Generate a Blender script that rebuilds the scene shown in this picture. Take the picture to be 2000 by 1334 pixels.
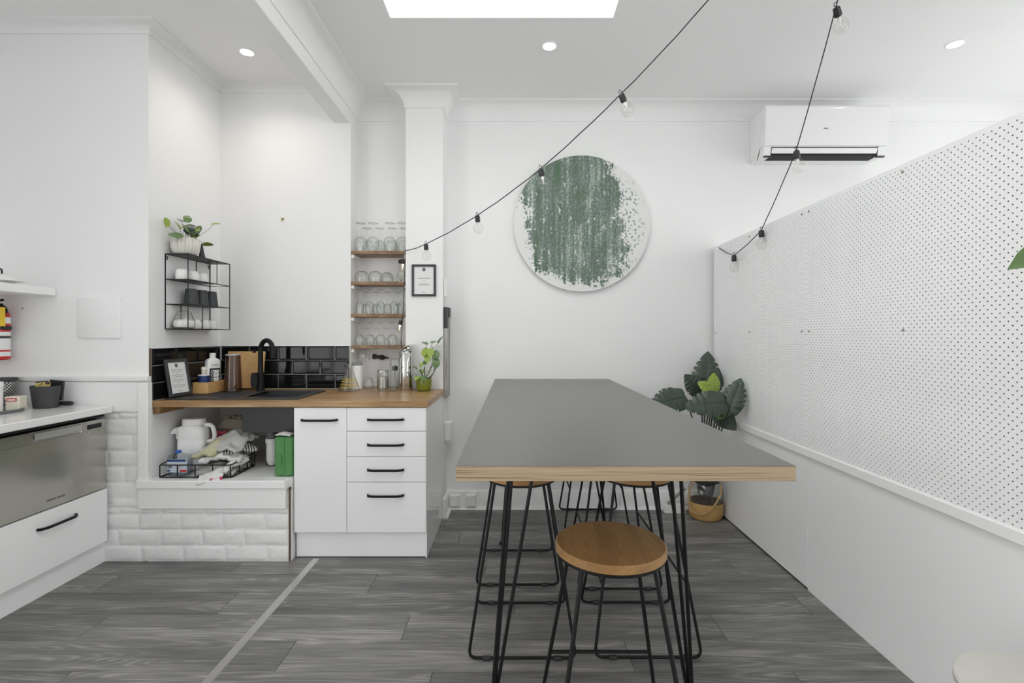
import bpy, bmesh, math, random
from mathutils import Vector, Matrix, noise as mnoise

for o in list(bpy.data.objects):
    bpy.data.objects.remove(o)
scene = bpy.context.scene
C = scene.collection
R = math.radians
random.seed(7)

# ------------------------------------------------------------ camera, sky, exposure
cam_data = bpy.data.cameras.new('camera')
cam = bpy.data.objects.new('camera', cam_data)
C.objects.link(cam)
cam.location = (0, 0, 1.28)
cam.rotation_euler = (R(90), 0, 0)
cam_data.sensor_width = 36
cam_data.lens = 36 * 960 / 2000
cam_data.shift_x = -0.0025
cam_data.shift_y = -0.006
cam_data.clip_start = 0.05
scene.camera = cam
scene.view_settings.view_transform = 'Standard'
scene.view_settings.look = 'None'
scene.view_settings.gamma = 1
scene.view_settings.use_curve_mapping = False
scene.view_settings.exposure = -0.24
scene.cycles.transparent_max_bounces = 48
scene.cycles.max_bounces = 16
scene.cycles.diffuse_bounces = 8
WORLD_STRENGTH = 5.0
world = bpy.data.worlds.new('overcast_sky')
scene.world = world
world.use_nodes = True
bgn = world.node_tree.nodes['Background']
bgn.inputs['Color'].default_value = (0.995, 0.992, 0.988, 1)
bgn.inputs['Strength'].default_value = WORLD_STRENGTH


def portal(name, loc, rot, sx, sy):
    l = bpy.data.lights.new(name, 'AREA')
    l.shape = 'RECTANGLE'
    l.size = sx
    l.size_y = sy
    l.cycles.is_portal = True
    o = bpy.data.objects.new(name, l)
    C.objects.link(o)
    o.location = loc
    o.rotation_euler = rot


SKY_X0, SKY_X1, SKY_Y0, SKY_Y1 = -0.665, 0.527, 0.35, 2.63
portal('skylight_portal', ((SKY_X0 + SKY_X1) / 2, (SKY_Y0 + SKY_Y1) / 2, 3.46), (0, 0, 0), 1.2, SKY_Y1 - SKY_Y0)
ADD_WIN_L = (-2.1, 0.8, 0.12, 2.8)    # y0, y1, z0, z1 of the unseen left window added to light the partition
ADD_WIN_R = (-2.1, 1.1, 0.12, 2.8)  # unseen right window, added close in to brighten left-hand faces
portal('added_left_window_portal', (-3.06, (ADD_WIN_L[0] + ADD_WIN_L[1]) / 2, 1.46), (0, R(-90), 0), 2.68, ADD_WIN_L[1] - ADD_WIN_L[0])
portal('added_right_window_portal', (2.56, (ADD_WIN_R[0] + ADD_WIN_R[1]) / 2, 1.46), (0, R(90), 0), 2.68, ADD_WIN_R[1] - ADD_WIN_R[0])
portal('side_window_portal', (4.38, 2.35, 1.65), (0, R(90), 0), 2.1, 1.7)


def downlight_lamp(name, loc, power, col):
    l = bpy.data.lights.new(name, 'SPOT')
    l.energy = power
    l.spot_size = R(150)
    l.spot_blend = 0.9
    l.shadow_soft_size = 0.045
    l.color = col
    o = bpy.data.objects.new(name, l)
    C.objects.link(o)
    o.location = loc


LAMPS = [(-1.664, 3.055, 3.04, 11, (1, 0.90, 0.80)), (0.2046, 2.888, 2.98, 2.5, (1, 0.96, 0.9)),
         (2.572, 2.868, 2.98, 2.5, (1, 0.96, 0.9))]
for lx, ly, lz, p, c in LAMPS:
    downlight_lamp('downlight_lamp', (lx, ly, lz - 0.02), p, c)

# ------------------------------------------------------------ node helpers and materials


def nodemat(name):
    m = bpy.data.materials.new(name)
    m.use_nodes = True
    nt = m.node_tree
    return m, nt, nt.nodes, nt.links, nt.nodes['Principled BSDF']


def rgba(c):
    return (c[0], c[1], c[2], 1)


def mat(name, col, rough=0.5, metal=0.0, vary=0.04, scale=12, bump=0.0, bscale=60, spec=None, coat=0.0, trans=0.0):
    m, nt, N, L, b = nodemat(name)
    b.inputs['Roughness'].default_value = rough
    b.inputs['Metallic'].default_value = metal
    if spec is not None:
        b.inputs['Specular IOR Level'].default_value = spec
    if coat:
        b.inputs['Coat Weight'].default_value = coat
    if trans:
        b.inputs['Transmission Weight'].default_value = trans
    tc = N.new('ShaderNodeTexCoord')
    nz = N.new('ShaderNodeTexNoise')
    nz.inputs['Scale'].default_value = scale
    nz.inputs['Detail'].default_value = 3
    L.new(tc.outputs['Object'], nz.inputs['Vector'])
    mx = N.new('ShaderNodeMix')
    mx.data_type = 'RGBA'
    mx.inputs['A'].default_value = rgba([max(0, v * (1 - vary)) for v in col])
    mx.inputs['B'].default_value = rgba([min(1, v * (1 + vary)) for v in col])
    L.new(nz.outputs['Fac'], mx.inputs['Factor'])
    L.new(mx.outputs['Result'], b.inputs['Base Color'])
    if bump:
        n2 = N.new('ShaderNodeTexNoise')
        n2.inputs['Scale'].default_value = bscale
        n2.inputs['Detail'].default_value = 4
        L.new(tc.outputs['Object'], n2.inputs['Vector'])
        bp = N.new('ShaderNodeBump')
        bp.inputs['Strength'].default_value = bump
        bp.inputs['Distance'].default_value = 0.01
        L.new(n2.outputs['Fac'], bp.inputs['Height'])
        L.new(bp.outputs['Normal'], b.inputs['Normal'])
    return m


def ramp(N, stops):
    r = N.new('ShaderNodeValToRGB')
    e = r.color_ramp.elements
    while len(e) < len(stops):
        e.new(0.5)
    for i, (p, c) in enumerate(stops):
        e[i].position = p
        e[i].color = rgba(c)
    return r


def wood(name, dark, mid, light, grain=(1, 14, 14), rough=0.45, wave=6, dist=4, randomize=False, coat=0.0, gap=None):
    """grain runs along the axis with the smallest scale"""
    m, nt, N, L, b = nodemat(name)
    b.inputs['Roughness'].default_value = rough
    if coat:
        b.inputs['Coat Weight'].default_value = coat
        b.inputs['Coat Roughness'].default_value = 0.2
    tc = N.new('ShaderNodeTexCoord')
    vec = tc.outputs['Object']
    oi = N.new('ShaderNodeObjectInfo')
    if randomize:
        mul = N.new('ShaderNodeMath')
        mul.operation = 'MULTIPLY'
        mul.inputs[1].default_value = 37.0
        L.new(oi.outputs['Random'], mul.inputs[0])
        ad = N.new('ShaderNodeVectorMath')
        ad.operation = 'ADD'
        L.new(vec, ad.inputs[0])
        L.new(mul.outputs[0], ad.inputs[1])
        vec = ad.outputs[0]
    mp = N.new('ShaderNodeMapping')
    mp.inputs['Scale'].default_value = grain
    L.new(vec, mp.inputs['Vector'])
    n1 = N.new('ShaderNodeTexNoise')
    n1.inputs['Scale'].default_value = 1.0
    n1.inputs['Detail'].default_value = 2
    L.new(mp.outputs[0], n1.inputs['Vector'])
    # rings: contour lines of a stretched noise make cathedral grain
    m1 = N.new('ShaderNodeMath')
    m1.operation = 'MULTIPLY'
    m1.inputs[1].default_value = wave * dist
    L.new(n1.outputs['Fac'], m1.inputs[0])
    sn = N.new('ShaderNodeMath')
    sn.operation = 'SINE'
    L.new(m1.outputs[0], sn.inputs[0])
    mp2 = N.new('ShaderNodeMapping')
    mp2.inputs['Scale'].default_value = [g * 7 if g > 2 else g * 3 for g in grain]
    L.new(vec, mp2.inputs['Vector'])
    n2 = N.new('ShaderNodeTexNoise')
    n2.inputs['Scale'].default_value = 1.0
    n2.inputs['Detail'].default_value = 5
    n2.inputs['Roughness'].default_value = 0.65
    L.new(mp2.outputs[0], n2.inputs['Vector'])
    a1 = N.new('ShaderNodeMath')
    a1.operation = 'MULTIPLY_ADD'
    a1.inputs[1].default_value = 0.10
    L.new(sn.outputs[0], a1.inputs[0])
    L.new(n2.outputs['Fac'], a1.inputs[2])
    a2 = N.new('ShaderNodeMath')
    a2.operation = 'MULTIPLY_ADD'
    a2.inputs[1].default_value = 0.35
    L.new(n1.outputs['Fac'], a2.inputs[0])
    L.new(a1.outputs[0], a2.inputs[2])
    a3 = N.new('ShaderNodeMath')
    a3.operation = 'SUBTRACT'
    a3.inputs[1].default_value = 0.17
    L.new(a2.outputs[0], a3.inputs[0])
    rp = ramp(N, [(0.25, dark), (0.5, mid), (0.75, light)])
    L.new(a3.outputs[0], rp.inputs[0])
    col = rp.outputs[0]
    if randomize:
        hs = N.new('ShaderNodeHueSaturation')
        vr = N.new('ShaderNodeMapRange')
        vr.inputs['To Min'].default_value = 0.80
        vr.inputs['To Max'].default_value = 1.18
        L.new(oi.outputs['Random'], vr.inputs['Value'])
        L.new(vr.outputs[0], hs.inputs['Value'])
        L.new(col, hs.inputs['Color'])
        col = hs.outputs['Color']
    L.new(col, b.inputs['Base Color'])
    bp = N.new('ShaderNodeBump')
    bp.inputs['Strength'].default_value = 0.12
    bp.inputs['Distance'].default_value = 0.004
    L.new(n2.outputs['Fac'], bp.inputs['Height'])
    L.new(bp.outputs['Normal'], b.inputs['Normal'])
    return m


def glass(name, tint=(0.97, 0.975, 0.97), edge=(0.45, 0.47, 0.47), rough=0.02, gloss=1.0):
    """thin clear glass: see-through face on, greyer and shinier towards the edge"""
    m = bpy.data.materials.new(name)
    m.use_nodes = True
    nt = m.node_tree
    N, L = nt.nodes, nt.links
    N.remove(N['Principled BSDF'])
    out = N['Material Output']
    lw = N.new('ShaderNodeLayerWeight')
    lw.inputs['Blend'].default_value = 0.35
    rp = ramp(N, [(0.0, tint), (0.45, tint), (1.0, edge)])
    L.new(lw.outputs['Facing'], rp.inputs[0])
    tr = N.new('ShaderNodeBsdfTransparent')
    L.new(rp.outputs[0], tr.inputs['Color'])
    gl = N.new('ShaderNodeBsdfGlossy')
    gl.inputs['Roughness'].default_value = rough
    gl.inputs['Color'].default_value = (gloss, gloss, gloss, 1)
    fr = ramp(N, [(0.0, (0.035, 0.035, 0.035)), (0.55, (0.07, 0.07, 0.07)), (1.0, (0.55, 0.55, 0.55))])
    L.new(lw.outputs['Facing'], fr.inputs[0])
    mx = N.new('ShaderNodeMixShader')
    L.new(fr.outputs[0], mx.inputs[0])
    L.new(tr.outputs[0], mx.inputs[1])
    L.new(gl.outputs[0], mx.inputs[2])
    L.new(mx.outputs[0], out.inputs['Surface'])
    return m


def emit(name, col, strength):
    m, nt, N, L, b = nodemat(name)
    b.inputs['Base Color'].default_value = rgba(col)
    b.inputs['Emission Color'].default_value = rgba(col)
    b.inputs['Emission Strength'].default_value = strength
    return m


def plank_material():
    m, nt, N, L, b = nodemat('grey_oak_plank')
    b.inputs['Roughness'].default_value = 0.40
    tc = N.new('ShaderNodeTexCoord')
    oi = N.new('ShaderNodeObjectInfo')

    def mth(op, a, bb=None, c=None):
        n = N.new('ShaderNodeMath')
        n.operation = op
        for i, v in enumerate((a, bb, c)):
            if v is None:
                continue
            if isinstance(v, (int, float)):
                n.inputs[i].default_value = v
            else:
                L.new(v, n.inputs[i])
        return n.outputs[0]
    off = mth('MULTIPLY', oi.outputs['Random'], 61.0)
    ad = N.new('ShaderNodeVectorMath')
    ad.operation = 'ADD'
    L.new(tc.outputs['Object'], ad.inputs[0])
    L.new(off, ad.inputs[1])

    def nz(sc, det, rough=0.55):
        mp = N.new('ShaderNodeMapping')
        mp.inputs['Scale'].default_value = sc
        L.new(ad.outputs[0], mp.inputs['Vector'])
        n = N.new('ShaderNodeTexNoise')
        n.inputs['Scale'].default_value = 1
        n.inputs['Detail'].default_value = det
        n.inputs['Roughness'].default_value = rough
        L.new(mp.outputs[0], n.inputs['Vector'])
        return n.outputs['Fac']
    broad = nz((0.85, 10, 10), 1.2, 0.35)
    fine = nz((5, 120, 120), 5, 0.62)
    cloud = nz((1.6, 14, 14), 4)
    rings = mth('SINE', mth('MULTIPLY_ADD', broad, 120.0, mth('MULTIPLY', fine, 3.2)))
    rings = mth('POWER', mth('MULTIPLY_ADD', rings, 0.5, 0.5), 2.2)
    gate = N.new('ShaderNodeMapRange')
    gate.inputs['From Min'].default_value = 0.46
    gate.inputs['From Max'].default_value = 0.60
    L.new(cloud, gate.inputs['Value'])
    v = mth('MULTIPLY', rings, mth('MULTIPLY_ADD', gate.outputs[0], 0.15, 0.035))
    v = mth('ADD', v, mth('MULTIPLY', fine, 0.50))
    v = mth('ADD', v, mth('MULTIPLY', cloud, 0.40))
    v = mth('ADD', v, mth('MULTIPLY_ADD', oi.outputs['Random'], 0.13, -0.11))
    rp = ramp(N, [(0.26, (0.085, 0.084, 0.084)), (0.44, (0.175, 0.170, 0.164)), (0.70, (0.36, 0.345, 0.325))])
    L.new(v, rp.inputs[0])
    L.new(rp.outputs[0], b.inputs['Base Color'])
    bp = N.new('ShaderNodeBump')
    bp.inputs['Strength'].default_value = 0.08
    bp.inputs['Distance'].default_value = 0.003
    L.new(fine, bp.inputs['Height'])
    L.new(bp.outputs['Normal'], b.inputs['Normal'])
    return m


M = {}
M['wall'] = mat('white_wall_paint', (0.868, 0.868, 0.866), 0.6, vary=0.012, scale=2.5, bump=0.03, bscale=90, spec=0.3)
M['ceil'] = mat('white_ceiling_paint', (0.868, 0.868, 0.866), 0.7, vary=0.01, scale=2, spec=0.2)
M['trim'] = mat('white_gloss_trim', (0.87, 0.868, 0.865), 0.35, vary=0.01, scale=4)
M['brick'] = mat('white_painted_brick', (0.85, 0.85, 0.845), 0.45, vary=0.06, scale=14, bump=0.35, bscale=28)
M['cab'] = mat('white_cabinet_laminate', (0.87, 0.87, 0.87), 0.28, vary=0.006, scale=3)
M['gloss_cab'] = mat('glossy_white_panel', (0.86, 0.86, 0.86), 0.07, vary=0.006, scale=3)
M['stone'] = mat('white_stone_top', (0.83, 0.83, 0.825), 0.14, vary=0.02, scale=30)
M['black'] = mat('matte_black_metal', (0.008, 0.008, 0.0085), 0.42, vary=0.1, spec=0.25)
M['blackplastic'] = mat('black_plastic', (0.018, 0.018, 0.019), 0.4, vary=0.1)
M['charcoal'] = mat('charcoal_plastic', (0.045, 0.045, 0.047), 0.5, vary=0.06)
M['sink'] = mat('black_granite_composite', (0.035, 0.036, 0.038), 0.38, vary=0.35, scale=260)
M['tile'] = mat('gloss_black_tile', (0.008, 0.008, 0.009), 0.05, vary=0.1, spec=0.28)
M['grout'] = mat('grey_grout', (0.52, 0.51, 0.49), 0.8, vary=0.1)
M['steel'] = mat('brushed_steel', (0.50, 0.485, 0.44), 0.26, 1.0, vary=0.03, scale=3)
M['chrome'] = mat('polished_steel', (0.62, 0.61, 0.59), 0.1, 1.0, vary=0.02)
M['alu'] = mat('satin_aluminium', (0.62, 0.61, 0.59), 0.38, 0.85, vary=0.03)
M['white'] = mat('white_ceramic', (0.84, 0.84, 0.83), 0.18, vary=0.01)
M['whiteplastic'] = mat('white_plastic', (0.87, 0.87, 0.87), 0.3, vary=0.01)
M['potwhite'] = mat('cream_glazed_pot', (0.72, 0.70, 0.65), 0.25, vary=0.05, scale=30)
M['slate'] = mat('slate_grey_ceramic', (0.045, 0.047, 0.052), 0.5, vary=0.05)
M['cord'] = mat('black_cord', (0.02, 0.02, 0.02), 0.5)
M['paper'] = mat('white_paper', (0.80, 0.80, 0.79), 0.7, vary=0.01)
M['ink'] = mat('grey_ink', (0.25, 0.25, 0.25), 0.8)
M['inkblack'] = mat('black_ink', (0.03, 0.03, 0.03), 0.8)
M['frame'] = mat('charcoal_frame', (0.04, 0.042, 0.045), 0.4)
M['bench'] = wood('oiled_acacia_block', (0.22, 0.115, 0.047), (0.37, 0.22, 0.095), (0.49, 0.325, 0.165), grain=(1.6, 22, 22), rough=0.32, wave=3)
M['shelfwood'] = wood('walnut_shelf', (0.12, 0.065, 0.033), (0.29, 0.175, 0.095), (0.44, 0.30, 0.18), grain=(3, 30, 30), rough=0.45)
M['bamboo'] = wood('bamboo', (0.50, 0.27, 0.09), (0.66, 0.41, 0.17), (0.76, 0.54, 0.27), grain=(5, 5, 60), rough=0.45, wave=2)
M['seat'] = wood('caramel_timber', (0.24, 0.125, 0.045), (0.31, 0.17, 0.064), (0.38, 0.22, 0.085), grain=(3, 22, 22), rough=0.35, wave=3)
M['plank'] = plank_material()
M['greyboard'] = wood('weathered_grey_board', (0.25, 0.23, 0.21), (0.42, 0.40, 0.37), (0.55, 0.53, 0.5), grain=(20, 20, 2), rough=0.6)
M['laminate'] = mat('charcoal_laminate', (0.108, 0.106, 0.099), 0.30, vary=0.04, scale=40)
M['tan'] = mat('tan_leather_wrap', (0.50, 0.30, 0.11), 0.55, vary=0.08, scale=18)
M['rope'] = mat('jute_rope', (0.50, 0.33, 0.15), 0.8, vary=0.2, scale=90, bump=0.4, bscale=200)
M['soil'] = mat('dark_soil', (0.06, 0.035, 0.022), 0.9, vary=0.5, scale=60, bump=0.4)
M['leafdark'] = mat('deep_green_leaf', (0.045, 0.068, 0.050), 0.30, vary=0.4, scale=14)
M['leafmid'] = mat('mid_green_leaf', (0.11, 0.19, 0.065), 0.35, vary=0.35, scale=16)
M['leafbright'] = mat('fresh_green_leaf', (0.30, 0.42, 0.075), 0.4, vary=0.25, scale=16)
M['stem'] = mat('green_stem', (0.08, 0.10, 0.03), 0.5, vary=0.2)
M['stemdark'] = mat('dark_stem', (0.025, 0.03, 0.02), 0.5, vary=0.2)
M['olivepot'] = mat('olive_glazed_pot', (0.17, 0.20, 0.015), 0.22, vary=0.1, scale=20)
M['red'] = mat('signal_red', (0.55, 0.02, 0.02), 0.25, vary=0.04)
M['yellow'] = mat('tag_yellow', (0.75, 0.52, 0.01), 0.5, vary=0.04)
M['cream'] = mat('cream_plastic', (0.74, 0.70, 0.58), 0.4, vary=0.03)
M['blue'] = mat('deep_blue_plastic', (0.015, 0.04, 0.17), 0.35, vary=0.08)
M['capblue'] = mat('bright_blue_cap', (0.02, 0.11, 0.45), 0.35)
M['green'] = mat('green_plastic_case', (0.075, 0.235, 0.07), 0.35, vary=0.08)
M['pink'] = mat('pink_plastic', (0.6, 0.10, 0.16), 0.5)
M['carton'] = mat('grey_pulp_carton', (0.27, 0.23, 0.19), 0.9, vary=0.12, scale=50, bump=0.3)
M['pipegrey'] = mat('grey_pvc', (0.16, 0.16, 0.165), 0.4)
M['pipewhite'] = mat('white_pvc', (0.78, 0.77, 0.75), 0.3)
M['marble'] = mat('pale_marble', (0.60, 0.58, 0.54), 0.3, vary=0.10, scale=7)
M['brass'] = mat('aged_brass', (0.35, 0.25, 0.06), 0.4, 0.8)
M['dark'] = mat('black_and_gap_shade', (0.01, 0.01, 0.01), 0.7)  # near-black: display and floor base, also shade painted into gaps
M['rawedge'] = mat('raw_brown_edge', (0.12, 0.07, 0.04), 0.8, vary=0.3, scale=50)
M['glass'] = glass('clear_glass', (0.97, 0.975, 0.97), (0.28, 0.30, 0.30))
M['paneglass'] = glass('window_glass', (0.97, 0.98, 0.98), (0.85, 0.87, 0.88))
M['bulbglass'] = glass('bulb_glass', (0.96, 0.96, 0.95), (0.78, 0.78, 0.77))
M['smoke'] = glass('smoked_violet_glass', (0.70, 0.655, 0.65), (0.42, 0.37, 0.39))
M['greenglass'] = glass('green_plastic_bottle', (0.20, 0.50, 0.24), (0.05, 0.2, 0.07), rough=0.15)
M['milky'] = glass('milky_clear_plastic', (0.82, 0.84, 0.86), (0.6, 0.62, 0.65), rough=0.2)
M['lamp'] = emit('downlight_lens', (1, 0.98, 0.94), 14)
M['warmled'] = emit('warm_filament', (1, 0.72, 0.28), 5)
M['sugar'] = mat('white_sugar', (0.85, 0.84, 0.82), 0.9, vary=0.03, scale=200)
M['clothgrey'] = mat('pale_grey_cotton', (0.55, 0.55, 0.54), 0.9, vary=0.14, scale=24, bump=0.3, bscale=300)
M['clothyellow'] = mat('pale_yellow_cotton', (0.60, 0.58, 0.38), 0.9, vary=0.08, scale=30, bump=0.3, bscale=300)
M['clothwhite'] = mat('white_cotton', (0.72, 0.71, 0.70), 0.9, vary=0.08, scale=25, bump=0.3, bscale=300)


def stripe_mat(name, a, b_, freq, axis):
    m, nt, N, L, b = nodemat(name)
    b.inputs['Roughness'].default_value = 0.9
    tc = N.new('ShaderNodeTexCoord')
    wv = N.new('ShaderNodeTexWave')
    wv.bands_direction = axis
    wv.inputs['Scale'].default_value = freq
    wv.inputs['Distortion'].default_value = 0.6
    L.new(tc.outputs['Object'], wv.inputs['Vector'])
    rp = ramp(N, [(0.35, a), (0.6, b_)])
    L.new(wv.outputs['Fac'], rp.inputs[0])
    L.new(rp.outputs[0], b.inputs['Base Color'])
    return m


M['clothstripe'] = stripe_mat('striped_tea_towel', (0.08, 0.08, 0.09), (0.65, 0.65, 0.64), 22, 'X')
M['clothcheck'] = stripe_mat('grey_ribbed_towel', (0.30, 0.29, 0.28), (0.58, 0.57, 0.55), 30, 'X')
M['clothpink'] = stripe_mat('pink_marked_cloth', (0.70, 0.69, 0.68), (0.55, 0.10, 0.18), 6, 'X')
m_, _nt, _N, _L, _b = nodemat('pink_marked_white_cloth')
_tc = _N.new('ShaderNodeTexCoord')
_nz = _N.new('ShaderNodeTexNoise')
_nz.inputs['Scale'].default_value = 22
_L.new(_tc.outputs['Object'], _nz.inputs['Vector'])
_rp = ramp(_N, [(0.60, (0.70, 0.69, 0.68)), (0.66, (0.45, 0.05, 0.12))])
_L.new(_nz.outputs['Fac'], _rp.inputs[0])
_L.new(_rp.outputs[0], _b.inputs['Base Color'])
_b.inputs['Roughness'].default_value = 0.9
M['clothpink'] = m_

# plywood edge: thin layers seen on the cut edge
m_, _nt, _N, _L, _b = nodemat('birch_plywood')
_tc = _N.new('ShaderNodeTexCoord')
_mp = _N.new('ShaderNodeMapping')
_mp.inputs['Scale'].default_value = (4, 4, 380)
_L.new(_tc.outputs['Object'], _mp.inputs['Vector'])
_nz = _N.new('ShaderNodeTexNoise')
_nz.inputs['Scale'].default_value = 1
_nz.inputs['Detail'].default_value = 3
_L.new(_mp.outputs[0], _nz.inputs['Vector'])
_rp = ramp(_N, [(0.33, (0.15, 0.10, 0.06)), (0.42, (0.35, 0.255, 0.16)), (0.7, (0.44, 0.335, 0.22))])
_L.new(_nz.outputs['Fac'], _rp.inputs[0])
_L.new(_rp.outputs[0], _b.inputs['Base Color'])
_b.inputs['Roughness'].default_value = 0.55
M['ply'] = m_

# abstract green painting
m_, _nt, N, L, b = nodemat('green_abstract_paint')
tc = N.new('ShaderNodeTexCoord')
sep = N.new('ShaderNodeSeparateXYZ')
L.new(tc.outputs['Object'], sep.inputs[0])


def math2(op, a, bb, c=None):
    n = N.new('ShaderNodeMath')
    n.operation = op
    for i, v in enumerate((a, bb, c)):
        if v is None:
            continue
        if isinstance(v, (int, float)):
            n.inputs[i].default_value = v
        else:
            L.new(v, n.inputs[i])
    return n.outputs[0]


def noise_of(scale3, detail=4, rough=0.6):
    mp = N.new('ShaderNodeMapping')
    mp.inputs['Scale'].default_value = scale3
    L.new(tc.outputs['Object'], mp.inputs['Vector'])
    n = N.new('ShaderNodeTexNoise')
    n.inputs['Scale'].default_value = 1
    n.inputs['Detail'].default_value = detail
    n.inputs['Roughness'].default_value = rough
    L.new(mp.outputs[0], n.inputs['Vector'])
    return n.outputs['Fac']


ux, vz = sep.outputs['X'], sep.outputs['Z']
streak = noise_of((26, 1, 1.6), 5, 0.62)
blotch = noise_of((7, 1, 7), 4, 0.6)
fine = noise_of((60, 1, 60), 4, 0.7)
dx = math2('DIVIDE', math2('ADD', math2('MULTIPLY_ADD', vz, 0.14, ux), 0.055), 0.36)
dz = math2('DIVIDE', math2('SUBTRACT', vz, 0.08), 0.52)
d2 = math2('ADD', math2('POWER', math2('ABSOLUTE', dx, 0), 3.0), math2('POWER', math2('ABSOLUTE', dz, 0), 3.4))
d2 = math2('ADD', d2, math2('MULTIPLY', math2('SUBTRACT', blotch, 0.5), 1.9))
d2 = math2('ADD', d2, math2('MULTIPLY', math2('SUBTRACT', fine, 0.5), 1.5))
# the streaks hang lower on the left than on the right
d2 = math2('ADD', d2, math2('MULTIPLY', math2('SUBTRACT', streak, 0.5), 1.0))
msk = N.new('ShaderNodeMapRange')
msk.inputs['From Min'].default_value = 1.02
msk.inputs['From Max'].default_value = 0.90
L.new(d2, msk.inputs['Value'])
col_ = noise_of((5, 1, 1.2), 2, 0.5)
mixv = math2('ADD', math2('ADD', math2('MULTIPLY', streak, 0.55), math2('MULTIPLY', blotch, 0.25)), math2('MULTIPLY', col_, 0.20))
mixv = math2('ADD', mixv, math2('MULTIPLY', math2('SUBTRACT', fine, 0.5), 0.55))
paint = ramp(N, [(0.30, (0.035, 0.085, 0.042)), (0.41, (0.085, 0.155, 0.085)), (0.48, (0.13, 0.165, 0.15)), (0.55, (0.20, 0.27, 0.215)), (0.61, (0.36, 0.41, 0.37)), (0.68, (0.66, 0.69, 0.66))])
L.new(mixv, paint.inputs[0])
mx = N.new('ShaderNodeMix')
mx.data_type = 'RGBA'
mx.inputs['A'].default_value = (0.76, 0.76, 0.755, 1)
L.new(msk.outputs[0], mx.inputs['Factor'])
L.new(paint.outputs[0], mx.inputs['B'])
# spatter dots on the right-hand side and lower edge
vor = N.new('ShaderNodeTexVoronoi')
vor.inputs['Scale'].default_value = 42
L.new(tc.outputs['Object'], vor.inputs['Vector'])
dots = N.new('ShaderNodeMapRange')
dots.inputs['From Min'].default_value = 0.42
dots.inputs['From Max'].default_value = 0.30
L.new(vor.outputs['Distance'], dots.inputs['Value'])
band = N.new('ShaderNodeMapRange')
band.inputs['From Min'].default_value = 0.47
band.inputs['From Max'].default_value = 0.38
rr = math2('SQRT', math2('ADD', math2('POWER', math2('SUBTRACT', ux, 0.02), 2), math2('POWER', math2('ADD', vz, 0.0), 2)), 0)
rr = math2('ADD', rr, math2('MULTIPLY', math2('SUBTRACT', blotch, 0.5), 0.35))
L.new(rr, band.inputs['Value'])
rightside = N.new('ShaderNodeMapRange')
rightside.inputs['From Min'].default_value = 0.08
rightside.inputs['From Max'].default_value = 0.20
L.new(ux, rightside.inputs['Value'])
dm = math2('MULTIPLY', math2('MULTIPLY', dots.outputs[0], band.outputs[0]), rightside.outputs[0])
dm = math2('MULTIPLY', dm, 0.8)
flk = N.new('ShaderNodeMapRange')
flk.inputs['From Min'].default_value = 0.63
flk.inputs['From Max'].default_value = 0.67
L.new(noise_of((34, 1, 16), 3, 0.55), flk.inputs['Value'])
mxf = N.new('ShaderNodeMix')
mxf.data_type = 'RGBA'
mxf.inputs['B'].default_value = (0.70, 0.72, 0.70, 1)
L.new(math2('MULTIPLY', flk.outputs[0], 0.8), mxf.inputs['Factor'])
L.new(mx.outputs['Result'], mxf.inputs['A'])
mx = mxf
mx2 = N.new('ShaderNodeMix')
mx2.data_type = 'RGBA'
mx2.inputs['B'].default_value = (0.20, 0.25, 0.22, 1)
L.new(dm, mx2.inputs['Factor'])
L.new(mx.outputs['Result'], mx2.inputs['A'])
L.new(mx2.outputs['Result'], b.inputs['Base Color'])
b.inputs['Roughness'].default_value = 0.45
M['art'] = m_

# ------------------------------------------------------------ mesh builder


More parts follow.
